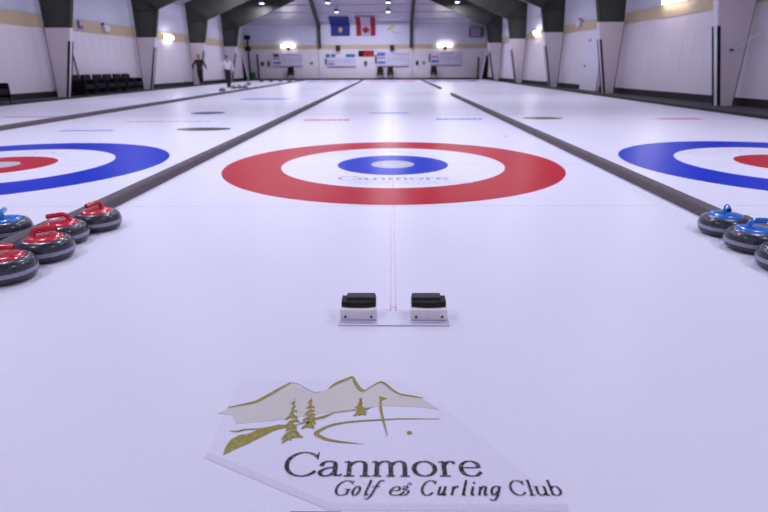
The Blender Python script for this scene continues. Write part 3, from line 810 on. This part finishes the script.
# fluorescent wall lamps on the cream band
def wall_lamp(loc, rz, w, label, power=22):
    t = thing('wall_lamp', label, 'wall lamp', loc, rz, 'lit wall lamps on the cream band')
    b = MB(); b.box(-w/2, w/2, -.05, .0, -.10, .10); b.build('back_plate', M['white_plastic'], t)
    b = MB()
    for z in (-.05, .05): b.tube([(-w/2+.05, -.10, z), (w/2-.05, -.10, z)], .045, 10)
    b.build('tube', M['tube_glow'], t, smooth=True)
    ld = bpy.data.lights.new('tube_light', 'AREA'); ld.shape = 'RECTANGLE'; ld.size = w; ld.size_y = .3; ld.energy = power; ld.color = (1, .95, .9)
    lo = bpy.data.objects.new('tube_light', ld); COL.objects.link(lo); lo.location = (0, -.22, .0); lo.rotation_euler = (PI/2+PI, 0, 0); lo.parent = t
    lo2 = lo.copy(); lo2.data = ld.copy(); lo2.data.energy = power*.5; COL.objects.link(lo2); lo2.rotation_euler = (PI/2, 0, 0); lo2.location = (0, -.18, 0); lo2.parent = t
wall_lamp((-8.43, Y1-.03, 2.62), 0, 1.15, 'bright fluorescent wall lamp above the leftmost end wall scoreboard')
wall_lamp((4.33, Y1-.03, 2.62), 0, 1.25, 'bright fluorescent wall lamp above the rightmost end wall scoreboard')
wall_lamp((XL(25.6)-.20, 25.6, 2.60), PI/2, 1.2, 'bright fluorescent wall lamp on the left wall above the person in black')
wall_lamp((XR(12.7)+.20, 12.7, 2.99), -PI/2, 1.5, 'long bright wall lamp high on the right wall near the nearest frame')
wall_lamp((XR(26.7)+.20, 26.7, 2.80), -PI/2, 1.2, 'small bright wall lamp on the right wall between the far frames')

# ------------------------------------------------------------------ end wall fittings
YW = Y1-.006
def board(x0, x1, z0, z1, label, left, tops):
    cx, cz = (x0+x1)/2, (z0+z1)/2; w, h = x1-x0, z1-z0
    t = thing('scoreboard', label, 'scoreboard', (cx, YW, cz), 0, 'scoreboards on the end wall')
    b = MB(); b.box(-w/2, w/2, -.05, 0, -h/2, h/2); b.build('panel', M['board'], t, bevel=.01)
    def patch(nm, xa, xb, za, zb, m): 
        b = MB(); b.box(-w/2+xa*w, -w/2+xb*w, -.058, -.048, -h/2+za*h, -h/2+zb*h); b.build(nm, M[m], t)
    patch('red_strip', .02, .26, .54, .64, 'board_red')
    patch('blue_strip', .03, .27, .18, .36, 'board_blue')
    for nm, xa, xb, za, zb, m in tops: patch(nm, xa, xb, za, zb, m)
    r = random.Random(label)
    b = MB()
    x = -w/2+.34*w
    while x < w/2-.12:                                        # rows of small number cards
        if r.random() < .7:
            b.box(x, x+.08, -.056, -.048, .0*h+r.uniform(-.04, .06), .0*h+r.uniform(.10, .2))
        x += .14
    b.build('number_cards', M['board_pale'], t)
    b = MB(); b.box(-w/2+.33*w, w/2-.06, -.055, -.048, -.12*h, -.08*h); b.build('row_line', M['board_pale'], t)
    b = MB(); b.box(-w/2-.15, -w/2-.02, -.07, 0, -.30*h, .30*h); b.build('side_holder', M[left], t)
    b = MB(); b.box(-w/2, w/2, -.09, 0, -h/2-.04, -h/2); b.build('ledge', M['chair_frame'], t)
board(-9.75, -7.35, 1.08, 2.06, 'leftmost end wall scoreboard, with a navy emblem patch', 'white_plastic', [('navy_patch', .03, .22, .72, .98, 'board_navy'), ('header_line', .30, .95, .82, .95, 'board_pale')])
board(-5.30, -2.95, 1.05, 1.75, 'end wall scoreboard with two teal signs above it', 'board_navy', [])
board(-1.20, 1.40, 1.05, 2.10, 'end wall scoreboard with a bright blue patch at top left', 'wood', [('blue_patch', .0, .26, .74, 1.0, 'board_blue'), ('header_line', .55, .95, .80, .90, 'board_pale')])
board(3.20, 5.70, 1.12, 2.18, 'rightmost end wall scoreboard under a bright wall lamp', 'wood', [('header_line', .30, .75, .78, .9, 'board_pale')])
for x0, x1, lab in ((-5.38, -4.60, 'teal and grey sign over the left end of the second scoreboard'), (-3.75, -3.00, 'solid teal sign over the right end of the second scoreboard')):
    t = thing('wall_sign', lab, 'sign', ((x0+x1)/2, YW, 1.87), 0, 'teal signs on the end wall')
    w = x1-x0
    b = MB(); b.box(-w/2, w/2, -.03, 0, -.12, .12); b.build('sign_panel', M['board_teal'], t)
    if x0 < -5: b = MB(); b.box(-.06, .06, -.035, -.028, -.10, .10); b.build('pale_patch', M['board'], t)
# digital clock
t = thing('digital_clock', 'black digital clock with glowing red digits high on the end wall', 'clock', (-2.08, YW, 2.03))
b = MB(); b.box(-.62, .62, -.09, 0, -.21, .21); b.build('clock_case', M['black'], t, bevel=.01)
SEG = {'1': 'bc', '5': 'afgcd', '2': 'abged', '4': 'fgbc', '8': 'abcdefg', '0': 'abcdef'}
def digit(b, ch, x, s):
    w, h, k = .17*s, .28*s, .045*s
    R_ = dict(a=(0, w, h-k, h), d=(0, w, 0, k), g=(0, w, h/2-k/2, h/2+k/2), f=(0, k, h/2, h), e=(0, k, 0, h/2), b=(w-k, w, h/2, h), c=(w-k, w, 0, h/2))
    for q in SEG[ch]:
        a0, a1, z0, z1 = R_[q]; b.box(x+a0, x+a1, -.098, -.088, z0-h/2, z1-h/2)
for i, (ch, x) in enumerate((('2', -.17), ('5', .08), ('0', .32))):
    b = MB(); digit(b, ch, x, 1.0); b.build('digit', M['clock_red'], t)

# flags lie on the wall and fold onto the sloping liner
def flag(x0, x1, ztop, zbot, name, lab, base, extras):
    t = thing(name, lab, 'flag', ((x0+x1)/2, Y1-.02, zbot), 0, 'banners on the end wall')
    w = x1-x0; zf = 4.17
    L1 = zf-zbot; L2 = ztop
    def P(u, v, off=0.0):                                   # v: length along the cloth from the bottom
        dy = .015*math.sin(u*9+v*3)
        if v <= L1: return (-w/2+u*w, -.02-off+dy*.5, v)
        s = v-L1; c, s_ = math.cos(.3456), math.sin(.3456)
        return (-w/2+u*w, -.03-off-s*c, L1+s*s_-.03-off)
    def sheet(nm, u0, u1, v0, v1, m, off):
        b = MB(); nu, nv = 6, 14; vs = []; fs = []
        for lay in (0, .008):
            for j in range(nv+1):
                for i in range(nu+1):
                    vs.append(P(u0+(u1-u0)*i/nu, v0+(v1-v0)*j/nv, off+lay))
        K = (nu+1)*(nv+1)
        for lay in (0, 1):
            for j in range(nv):
                for i in range(nu):
                    a = lay*K+j*(nu+1)+i; fs.append((a, a+1, a+nu+2, a+nu+1))
        def edge(a, c): fs.append((a, c, c+K, a+K))
        for i in range(nu): edge(i, i+1); edge(nv*(nu+1)+i, nv*(nu+1)+i+1)
        for j in range(nv): edge(j*(nu+1), (j+1)*(nu+1)); edge(j*(nu+1)+nu, (j+1)*(nu+1)+nu)
        b.add(vs, fs); return b.build(nm, M[m], t, smooth=True)
    tot = L1+L2
    sheet('cloth', 0, 1, 0, tot, base, 0)
    for nm, u0, u1, v0, v1, m in extras: sheet(nm, u0, u1, v0*tot, v1*tot, m, .014)
    return t, P, tot
FL = 1.5
flag(-4.90, -3.36, FL, 3.36, 'provincial_flag', 'royal blue flag with a small crest in the centre, on the end wall', 'flag_blue',
     [('crest_top', .42, .60, .23, .28, 'board_red'), ('crest_middle', .42, .60, .15, .23, 'yellow'), ('crest_base', .45, .57, .10, .15, 'sign_green')])
t, P, tot = flag(-2.84, -1.30, FL, 3.36, 'canadian_flag', 'red and white flag with a maple leaf on the end wall', 'flag_white',
     [('red_bar', 0, .25, 0, 1, 'flag_red'), ('red_bar', .75, 1, 0, 1, 'flag_red')])
leaf = [(0, 1.0), (.14, .72), (.30, .80), (.24, .42), (.42, .60), (.50, .50), (.72, .54), (.64, .32), (.74, .24), (.38, -.06), (.44, -.22), (.05, -.16), (.06, -.5)]
leaf = leaf+[(-x, z) for x, z in reversed(leaf[1:])]
b = MB(); b.prism_y([(x*.42, .32+z*.42) for x, z in leaf], -.062, -.045); b.build('maple_leaf', M['flag_red'], t)
t, P, tot = flag(-.60, 1.02, .35, 3.36, 'club_banner', 'faint white banner with a lime swoosh right of the maple leaf flag', 'insul', [])
b = MB(); b.prism_y([(-.62, .40), (-.40, .62), (0, .80), (.18, .86), (-.05, .60), (-.30, .50), (-.45, .38)], -.06, -.045); b.build('swoosh', M['lime'], t)
b = MB(); b.prism_y([(-.3, .30), (.6, .08), (.62, .12), (-.25, .36)], -.06, -.045); b.build('grey_line', M['board_pale'], t)

# small boxes and speakers
def small(name, x0, x1, z0, z1, d, m, lab, cat, y=None, group=None, bev=.01):
    b = MB(); b.box(-(x1-x0)/2, (x1-x0)/2, -d, 0, -(z1-z0)/2, (z1-z0)/2)
    o = b.build(name, M[m], bevel=bev, loc=((x0+x1)/2, YW if y is None else y, (z0+z1)/2)); tag(o, lab, cat, group); return o
for x, lab in ((-4.35, 'small black speaker above the second scoreboard'), (.04, 'small black speaker above the blue patched scoreboard'), (-8.40, 'small dark sensor under the left bright end wall lamp'), (4.35, 'small dark sensor under the right bright end wall lamp')):
    t = thing('speaker', lab, 'speaker', (x, Y1-.03, 2.46), 0, 'small dark boxes on the end wall band')
    s = .17 if abs(x) < 4.349 or x == -4.35 else .11
    yo = 0 if s > .12 else -.0
    b = MB(); b.box(-s, s, -.26, 0, -s*1.3, s*1.1); b.build('speaker_box', M['black'], t, bevel=.02)
    b = MB(); b.lathe([(0, -.266), (s*.6, -.266), (s*.7, -.258), (0, -.258)], (0, 0, 0), 16, 'y'); b.build('cone', M['bolt'], t)
small('switch_box', -10.75, -10.5, 1.12, 1.42, .1, 'board_navy', 'dark box on the end wall left of the small brown panel', 'box')
small('wall_panel', -10.22, -10.02, 1.02, 1.50, .05, 'wood', 'narrow brown panel left of the leftmost scoreboard', 'panel')
small('notice', -6.70, -6.45, 1.18, 1.42, .02, 'sign_green', 'pale green notice left of the dark steel post', 'notice')
small('switch_box', -2.25, -2.02, 1.10, 1.45, .08, 'chair_frame', 'grey box on the wall under the red digit clock', 'box')
small('notice', -1.72, -1.50, 1.18, 1.40, .02, 'faint_blue', 'pale notice just left of the blue patched scoreboard', 'notice')
small('switch_box', 1.98, 2.2, 1.12, 1.45, .1, 'board_navy', 'dark box on the end wall right of the right steel post', 'box')
small('notice', 2.52, 2.76, 1.18, 1.42, .02, 'sign_green', 'green notice left of the rightmost scoreboard', 'notice')
# heater up in the right corner
t = thing('unit_heater', 'dark red brown unit heater hung high in the far right corner', 'heater', (6.8, Y1-.05, 3.2))
b = MB(); b.box(-.60, .55, -.7, -.1, 0, .72); b.build('heater_case', M['heater'], t, bevel=.02)
b = MB()
for k in range(6): b.box(-.52, .20, -.73, -.70, .08+.1*k, .13+.1*k)
b.build('louvre', M['board_pale'], t)
b = MB()
for x in (-.5, .45): b.tube([(x, -.4, .7), (x, -.4, 1.12)], .02, 6)
b.build('hanger', M['black'], t)

# posts, bin and gap stand-ins in the two far corners
def dark_post(x, y, z1, lab, lamps=()):
    t = thing('equipment_post', lab, 'post', (x, y, 0), 0, 'dark posts in the far corners')
    b = MB(); b.box(-.07, .07, -.07, .07, -.004, z1); b.build('post', M['steel'], t)
    b = MB(); b.box(-.2, .2, -.2, .2, -.004, .06); b.build('foot', M['black'], t)
    for z in lamps:
        b = MB(); b.box(-.22, .22, -.20, .14, z-.16, z+.16); b.build('box_head', M['black'], t, bevel=.02)
dark_post(-11.55, 39.6, 3.4, 'tall dark post with two box heads in the far left corner', (2.40, 3.25))
dark_post(-10.9, 39.8, 2.0, 'thin dark post on the end wall left of the leftmost scoreboard')
dark_post(7.0, 39.6, 1.7, 'dark post in the far right corner')
def gap_stand_in(x, y, lab):  # dark panel added in place of the shaded gap beside the end column
    t = thing('shaded_gap_panel', lab, 'frame', (x, y, 0), 0, 'stand-ins for shaded gaps in the far corners')
    b = MB(); b.prism_y([(-.36, 0), (.36, 0), (.05, 1.85), (-.05, 1.85)], -.03, .03); b.build('gap_shade', M['black'], t)
    b = MB(); b.prism_y([(-.50, 0), (-.38, 0), (-.06, 1.95), (-.16, 2.3)], -.05, .05); b.prism_y([(.38, 0), (.50, 0), (.16, 2.3), (.06, 1.95)], -.05, .05); b.build('pale_strip', M['clad_white'], t)
gap_stand_in(-12.05, 39.2, 'dark triangular panel added for a shaded gap, between pale strips in the far left corner')
gap_stand_in(7.62, 39.2, 'dark triangular panel added for a shaded gap, between pale strips in the far right corner')
small('bin', -11.35, -11.05, -.004, .62, .3, 'green_dark', 'dark green bin at the foot of the corner post', 'bin', y=39.4)

# side wall fittings
def on_wall(name, side, y, z, w, h, d, m, lab, cat):
    X = (XL(y)-.22) if side < 0 else (XR(y)+.22)
    b = MB(); b.box(0 if side < 0 else -d, d if side < 0 else 0, -w/2, w/2, -h/2, h/2)
    o = b.build(name, M[m], loc=(X, y, z), bevel=.01); tag(o, lab, cat); return o
o = on_wall('emblem_sign', -1, 17.45, 2.68, .30, .30, .05, 'board_blue', 'small blue and red emblem sign on the left wall band', 'sign')
b = MB(); b.box(.045, .06, .02, .15, -.14, .10); b.build('red_patch', M['board_red'], o)
b = MB(); b.box(.045, .062, -.05, .06, -.02, .16); b.build('white_patch', M['white_plastic'], o)
o = on_wall('emergency_light', -1, 19.3, 2.66, .42, .26, .14, 'white_plastic', 'white emergency light on the left wall band above the armchairs', 'light')
b = MB(); b.box(.02, .10, -.21, -.15, .12, .22); b.build('bracket', M['bolt'], o)
o = on_wall('emergency_light', 1, 20.6, 2.84, .40, .28, .14, 'white_plastic', 'white emergency light on the right wall band above the white door', 'light')
b = MB(); b.box(-.10, -.02, -.06, .06, .14, .2); b.build('bracket', M['bolt'], o)
# white wall door on the right
xa = XR(18.7)+.20
b = MB(); b.box(-.10, .06, -1.02, 1.02, -.004, 2.44); d = b.build('door_1', M['clad_white'], structure=True, loc=(xa, 18.7, 0))
b = MB(); b.tube([(-.10, .55, 1.0), (-.16, .55, 1.0)], .04, 10); b.build('door_knob', M['heater'], d)
b = MB(); b.box(-.13, -.10, .22, .42, 2.0, 2.12); b.build('door_plate', M['board_pale'], d)
# dark rope and hook at the near right column
t = thing('stay_rope', 'pale rope tied to a dark hook on the nearest right column', 'rope', (8.70, 8.74, 1.38))
b = MB(); b.lathe([(0, -.02), (.035, -.02), (.035, .045), (0, .045)], n=12, axis='y'); b.build('hook', M['heater'], t)
b = MB(); b.tube([(0.02, 0, 0), (.18, -.12, .14), (.48, -.33, .42)], .011, 6); b.build('cord', M['clad_white'], t)
# broom leaning by the second frame
t = thing('leaning_broom', 'brown wooden broom leaning on the wall behind the left column', 'broom', (-12.74, 16.5, 0))
b = MB(); b.tube([(.0, .30, .06), (.0, -.05, 1.95)], .028, 8); b.build('broom_stick', M['wood'], t)
b = MB(); b.box(-.06, .06, .14, .46, -.004, .10); b.build('broom_head', M['black'], t, bevel=.02)

# ------------------------------------------------------------------ chairs
def make_armchair():
    t = thing('armchair', 'x', 'armchair')
    w, dp = .74, .66
    b = MB(); b.box(-w/2+.08, w/2-.08, -dp/2, dp/2-.08, .24, .42); b.build('seat', M['chair'], t, bevel=.03)
    b = MB(); b.hexa([(-w/2+.02, dp/2-.16, .28), (w/2-.02, dp/2-.16, .28), (w/2-.02, dp/2, .28), (-w/2+.02, dp/2, .28), (-w/2+.06, dp/2-.10, .78), (w/2-.06, dp/2-.10, .78), (w/2-.08, dp/2+.02, .78), (-w/2+.08, dp/2+.02, .78)])
    b.build('backrest', M['chair'], t, bevel=.04)
    for s in (-1, 1):
        b = MB(); x = s*(w/2-.04); b.box(x-.045, x+.045, -dp/2, dp/2-.08, .16, .60); b.build('armrest', M['chair'], t, bevel=.03)
        for y in (-dp/2+.05, dp/2-.07):
            b = MB(); b.box(x-.025, x+.025, y-.025, y+.025, 0, .24); b.build('leg', M['chair_leg'], t)
    return t
ac = make_armchair(); f = True
names = ['first dark plum armchair of the row, right behind the second frame foot', 'second dark armchair in the row along the left wall', 'third dark armchair in the row along the left wall', 'fourth dark armchair in the row along the left wall', 'fifth dark armchair of the row, last but one from the far end', 'sixth and last dark armchair of the row, nearest the third frame foot']
ys = [15.72, 16.49, 17.32, 18.09, 18.90, 19.67]
for y, lab in zip(ys, names):
    o = ac if f else copy_tree(ac); f = False
    o.location = (XL(y)+.47, y, -.004); o.rotation_euler = (0, 0, PI/2); o['label'] = lab; o['group'] = 'dark armchairs along the left wall'
o = copy_tree(ac); o.location = (XL(11.0)+.45, 11.0, -.004); o.rotation_euler = (0, 0, PI/2+.15); o['label'] = 'lone dark armchair cut by the left edge of the photo'; o['group'] = 'dark armchairs along the left wall'

def make_chair():
    t = thing('stacking_chair', 'x', 'chair')
    b = MB(); b.box(-.27, .27, -.22, .20, .38, .50); b.build('seat', M['black'], t, bevel=.02)
    b = MB(); b.hexa([(-.27, .16, .52), (.27, .16, .52), (.27, .22, .52), (-.27, .22, .52), (-.22, .24, 1.02), (.22, .24, 1.02), (.22, .30, 1.02), (-.22, .30, 1.02)]); b.build('backrest', M['black'], t, bevel=.04)
    for sx in (-1, 1):
        for y, yt in ((-.20, -.19), (.22, .20)):
            b = MB(); b.tube([(sx*.22, y, 0), (sx*.20, yt, .44)], .018, 6); b.build('leg', M['chair_frame'], t)
        b = MB(); b.tube([(sx*.19, .20, .44), (sx*.17, .27, .86)], .014, 6); b.build('back_post', M['chair_frame'], t)
    return t
ch = make_chair(); f = True
for x, lab in ((-8.28, 'black chair under the leftmost scoreboard'),
               (-.93, 'left one of two black chairs under the blue patched scoreboard'),
               (-.10, 'right one of two black chairs under the blue patched scoreboard'),
               (3.45, 'black chair under the rightmost scoreboard')):
    o = ch if f else copy_tree(ch); f = False
    o.location = (x, 39.75, -.004)
    o['label'] = lab; o['group'] = 'black chairs before the end wall'

# ------------------------------------------------------------------ people
def skin_chain(name, pts, edges, radii, m, parent=None, sub=2, root=0):
    me = bpy.data.meshes.new(name); me.from_pydata([tuple(p) for p in pts], edges, [])
    me.materials.append(m)
    o = bpy.data.objects.new(name, me); COL.objects.link(o)
    if parent: o.parent = parent
    sk = o.modifiers.new('skin', 'SKIN'); sk.use_smooth_shade = True
    if not me.skin_vertices: me.skin_vertices.new()
    for i, r in enumerate(radii):
        me.skin_vertices[0].data[i].radius = (r, r) if not isinstance(r, tuple) else r
    me.skin_vertices[0].data[root].use_root = True
    ss = o.modifiers.new('subdivision', 'SUBSURF'); ss.levels = sub; ss.render_levels = sub
    return o
def person(loc, rz, J, top, label, height, trousers, hairmat, cap=None):
    """J: joints in a body frame facing -y, 1.75 m tall"""
    t = thing('person', label, 'person', loc, rz)
    k = height/1.75; t.scale = (k, k, k)
    V = Vector
    pel, chest, neck = V(J['pelvis']), V(J['chest']), V(J['neck'])
    pts = [pel, pel.lerp(chest, .5), chest, neck, neck+V((0, -.01, .06)), neck+V((0, -.02, .15)), neck+V((0, -.015, .25))]
    rad = [(.145, .11), (.135, .10), (.165, .105), (.062, .062), (.058, .06), (.088, .10), (.07, .085)]
    edges = [(0, 1), (1, 2), (2, 3), (3, 4), (4, 5), (5, 6)]
    for s in ('l', 'r'):
        sh, el, wr, hd = [V(J[q+s]) for q in ('sho_', 'elb_', 'wri_', 'han_')]
        i = len(pts); pts += [sh, el, wr, hd]; rad += [.062, .046, .030, (.036, .020)]; edges += [(2, i), (i, i+1), (i+1, i+2), (i+2, i+3)]
        hp, kn, an, toe = [V(J[q+s]) for q in ('hip_', 'kne_', 'ank_', 'toe_')]
        i = len(pts); pts += [hp, kn, an, toe]; rad += [.088, .058, .042, (.042, .030)]; edges += [(0, i), (i, i+1), (i+1, i+2), (i+2, i+3)]
    body = skin_chain('body', pts, edges, rad, M['skin'], t)
    for s, sg in (('l', 1), ('r', -1)):                       # five fingers rooted in each palm
        hd = V(J['han_'+s]); wr = V(J['wri_'+s]); d = (hd-wr).normalized(); side = V((0, 1, 0))
        for q in range(4):
            a = hd+side*(q-1.5)*.020; L_ = (.070, .080, .074, .058)[q]
            skin_chain('finger', [a-d*.01, a+d*L_*.5+V((-.006*sg, 0, 0)), a+d*L_+V((-.022*sg, 0, 0))], [(0, 1), (1, 2)], [.010, .009, .007], M['skin'], body, 1)
        a = wr.lerp(hd, .4)-side*.025
        skin_chain('thumb', [a, a-side*.025+d*.03, a-side*.03+d*.06], [(0, 1), (1, 2)], [.012, .010, .008], M['skin'], body, 1)
    # clothes: jumper and trousers a little wider than the body
    pts = [pel-V((0, 0, .03)), pel.lerp(chest, .5), chest, neck-V((0, 0, .03))]; rad = [(.195, .155), (.185, .145), (.205, .145), (.085, .085)]; edges = [(0, 1), (1, 2), (2, 3)]
    for s in ('l', 'r'):
        sh, el, wr = [V(J[q+s]) for q in ('sho_', 'elb_', 'wri_')]
        i = len(pts); pts += [sh, el, wr]; rad += [.080, .062, .044]; edges += [(2, i), (i, i+1), (i+1, i+2)]
    skin_chain('jumper', pts, edges, rad, top, t)
    pts = [pel+V((0, 0, .12)), pel]; rad = [(.155, .125), (.170, .14)]; edges = [(0, 1)]
    for s in ('l', 'r'):
        hp, kn, an = [V(J[q+s]) for q in ('hip_', 'kne_', 'ank_')]
        i = len(pts); pts += [hp, kn, an]; rad += [.118, .088, .070]; edges += [(1, i), (i, i+1), (i+1, i+2)]
    skin_chain('trousers', pts, edges, rad, trousers, t)
    for s in ('l', 'r'):
        an, toe = V(J['ank_'+s]), V(J['toe_'+s])
        b = MB(); c = (toe-an); c.z = 0; c.normalize(); n_ = V((-c.y, c.x, 0)); z0 = min(an.z-.08, toe.z-.045); z0 = max(z0, 0)
        A_ = an-c*.07; B_ = toe+c*.05
        q = [A_+n_*.045, B_+n_*.045, B_-n_*.045, A_-n_*.045]
        b.hexa([(p.x, p.y, z0) for p in q]+[(q[0].x, q[0].y, z0+.13), (q[1].x, q[1].y, z0+.05), (q[2].x, q[2].y, z0+.05), (q[3].x, q[3].y, z0+.13)])
        b.build('shoe', M['black'], t, bevel=.015)
    hc = neck+V((0, -.01, .20))
    b = MB(); prof = [(.0, .105)]+[(.108*math.cos(a), .105*math.sin(a)) for a in (1.2, .9, .6, .3, .05, -.2)]
    b.lathe(prof, (hc.x, hc.y+.018, hc.z-.005), 20); b.build('hair', hairmat, t, smooth=True)
    # face
    for sx in (-1, 1):
        b = MB(); b.lathe([(0, -.008), (.011, -.004), (.011, .004), (0, .006)], (hc.x+sx*.034, hc.y-.108, hc.z-.03), 10, 'y'); b.build('eye', M['bolt'], body)
        b = MB(); b.lathe([(0, -.012), (.024, -.006), (.028, .004), (0, .010)], (hc.x+sx*.094, hc.y+.01, hc.z-.045), 10, 'x'); b.build('ear', M['skin'], body, smooth=True)
    b = MB(); b.hexa([(-.016+hc.x, hc.y-.098, hc.z-.075), (.016+hc.x, hc.y-.098, hc.z-.075), (.012+hc.x, hc.y-.08, hc.z-.075), (-.012+hc.x, hc.y-.08, hc.z-.075), (-.007+hc.x, hc.y-.1, hc.z-.03), (.007+hc.x, hc.y-.1, hc.z-.03), (.007+hc.x, hc.y-.09, hc.z-.03), (-.007+hc.x, hc.y-.09, hc.z-.03)])
    b.hexa([(hc.x-.016, hc.y-.128, hc.z-.078), (hc.x+.016, hc.y-.128, hc.z-.078), (hc.x+.016, hc.y-.09, hc.z-.078), (hc.x-.016, hc.y-.09, hc.z-.078), (hc.x-.008, hc.y-.118, hc.z-.045), (hc.x+.008, hc.y-.118, hc.z-.045), (hc.x+.008, hc.y-.09, hc.z-.045), (hc.x-.008, hc.y-.09, hc.z-.045)])
    b.build('nose', M['skin'], body)
    b = MB(); b.box(hc.x-.026, hc.x+.026, hc.y-.108, hc.y-.098, hc.z-.108, hc.z-.098); b.build('mouth', M['heater'], body)
    return t
base = dict(pelvis=(0, 0, .95), chest=(0, 0, 1.30), neck=(0, 0, 1.47),
            sho_l=(.20, 0, 1.39), elb_l=(.30, .02, 1.13), wri_l=(.34, -.04, .90), han_l=(.345, -.06, .83),
            sho_r=(-.20, 0, 1.39), elb_r=(-.30, .02, 1.13), wri_r=(-.34, -.04, .90), han_r=(-.345, -.06, .83),
            hip_l=(.09, 0, .90), kne_l=(.10, -.02, .50), ank_l=(.10, .02, .09), toe_l=(.11, -.14, .045),
            hip_r=(-.09, 0, .90), kne_r=(-.10, -.02, .50), ank_r=(-.10, .02, .09), toe_r=(-.11, -.14, .045))
walk = dict(base); walk.update(kne_l=(.08, -.10, .50), ank_l=(.09, -.05, .09), toe_l=(.10, -.20, .045), kne_r=(-.07, .05, .50), ank_r=(-.05, .22, .12), toe_r=(-.05, .08, .045),
            elb_l=(.32, .05, 1.15), wri_l=(.40, .00, .93), han_l=(.41, -.02, .86), elb_r=(-.34, -.02, 1.15), wri_r=(-.42, -.06, .93), han_r=(-.43, -.08, .86))
person((-11.42, 27.3, .031), math.radians(12), walk, M['dark_cloth'], 'person in a black top and trousers walking on the left walkway', 1.72, M['dark_cloth'], M['skin'])
stand = dict(base); stand.update(ank_l=(.06, .06, .09), toe_l=(.07, -.10, .045), ank_r=(-.05, .02, .09), toe_r=(-.05, -.14, .045), kne_l=(.07, .0, .5), kne_r=(-.06, -.02, .5))
person((-8.72, 23.75, 0), math.radians(205), stand, M['white_cloth'], 'person in a white top, dark trousers and blue cap standing on the far left sheet', 1.62, M['dark_cloth'], M['cap'])
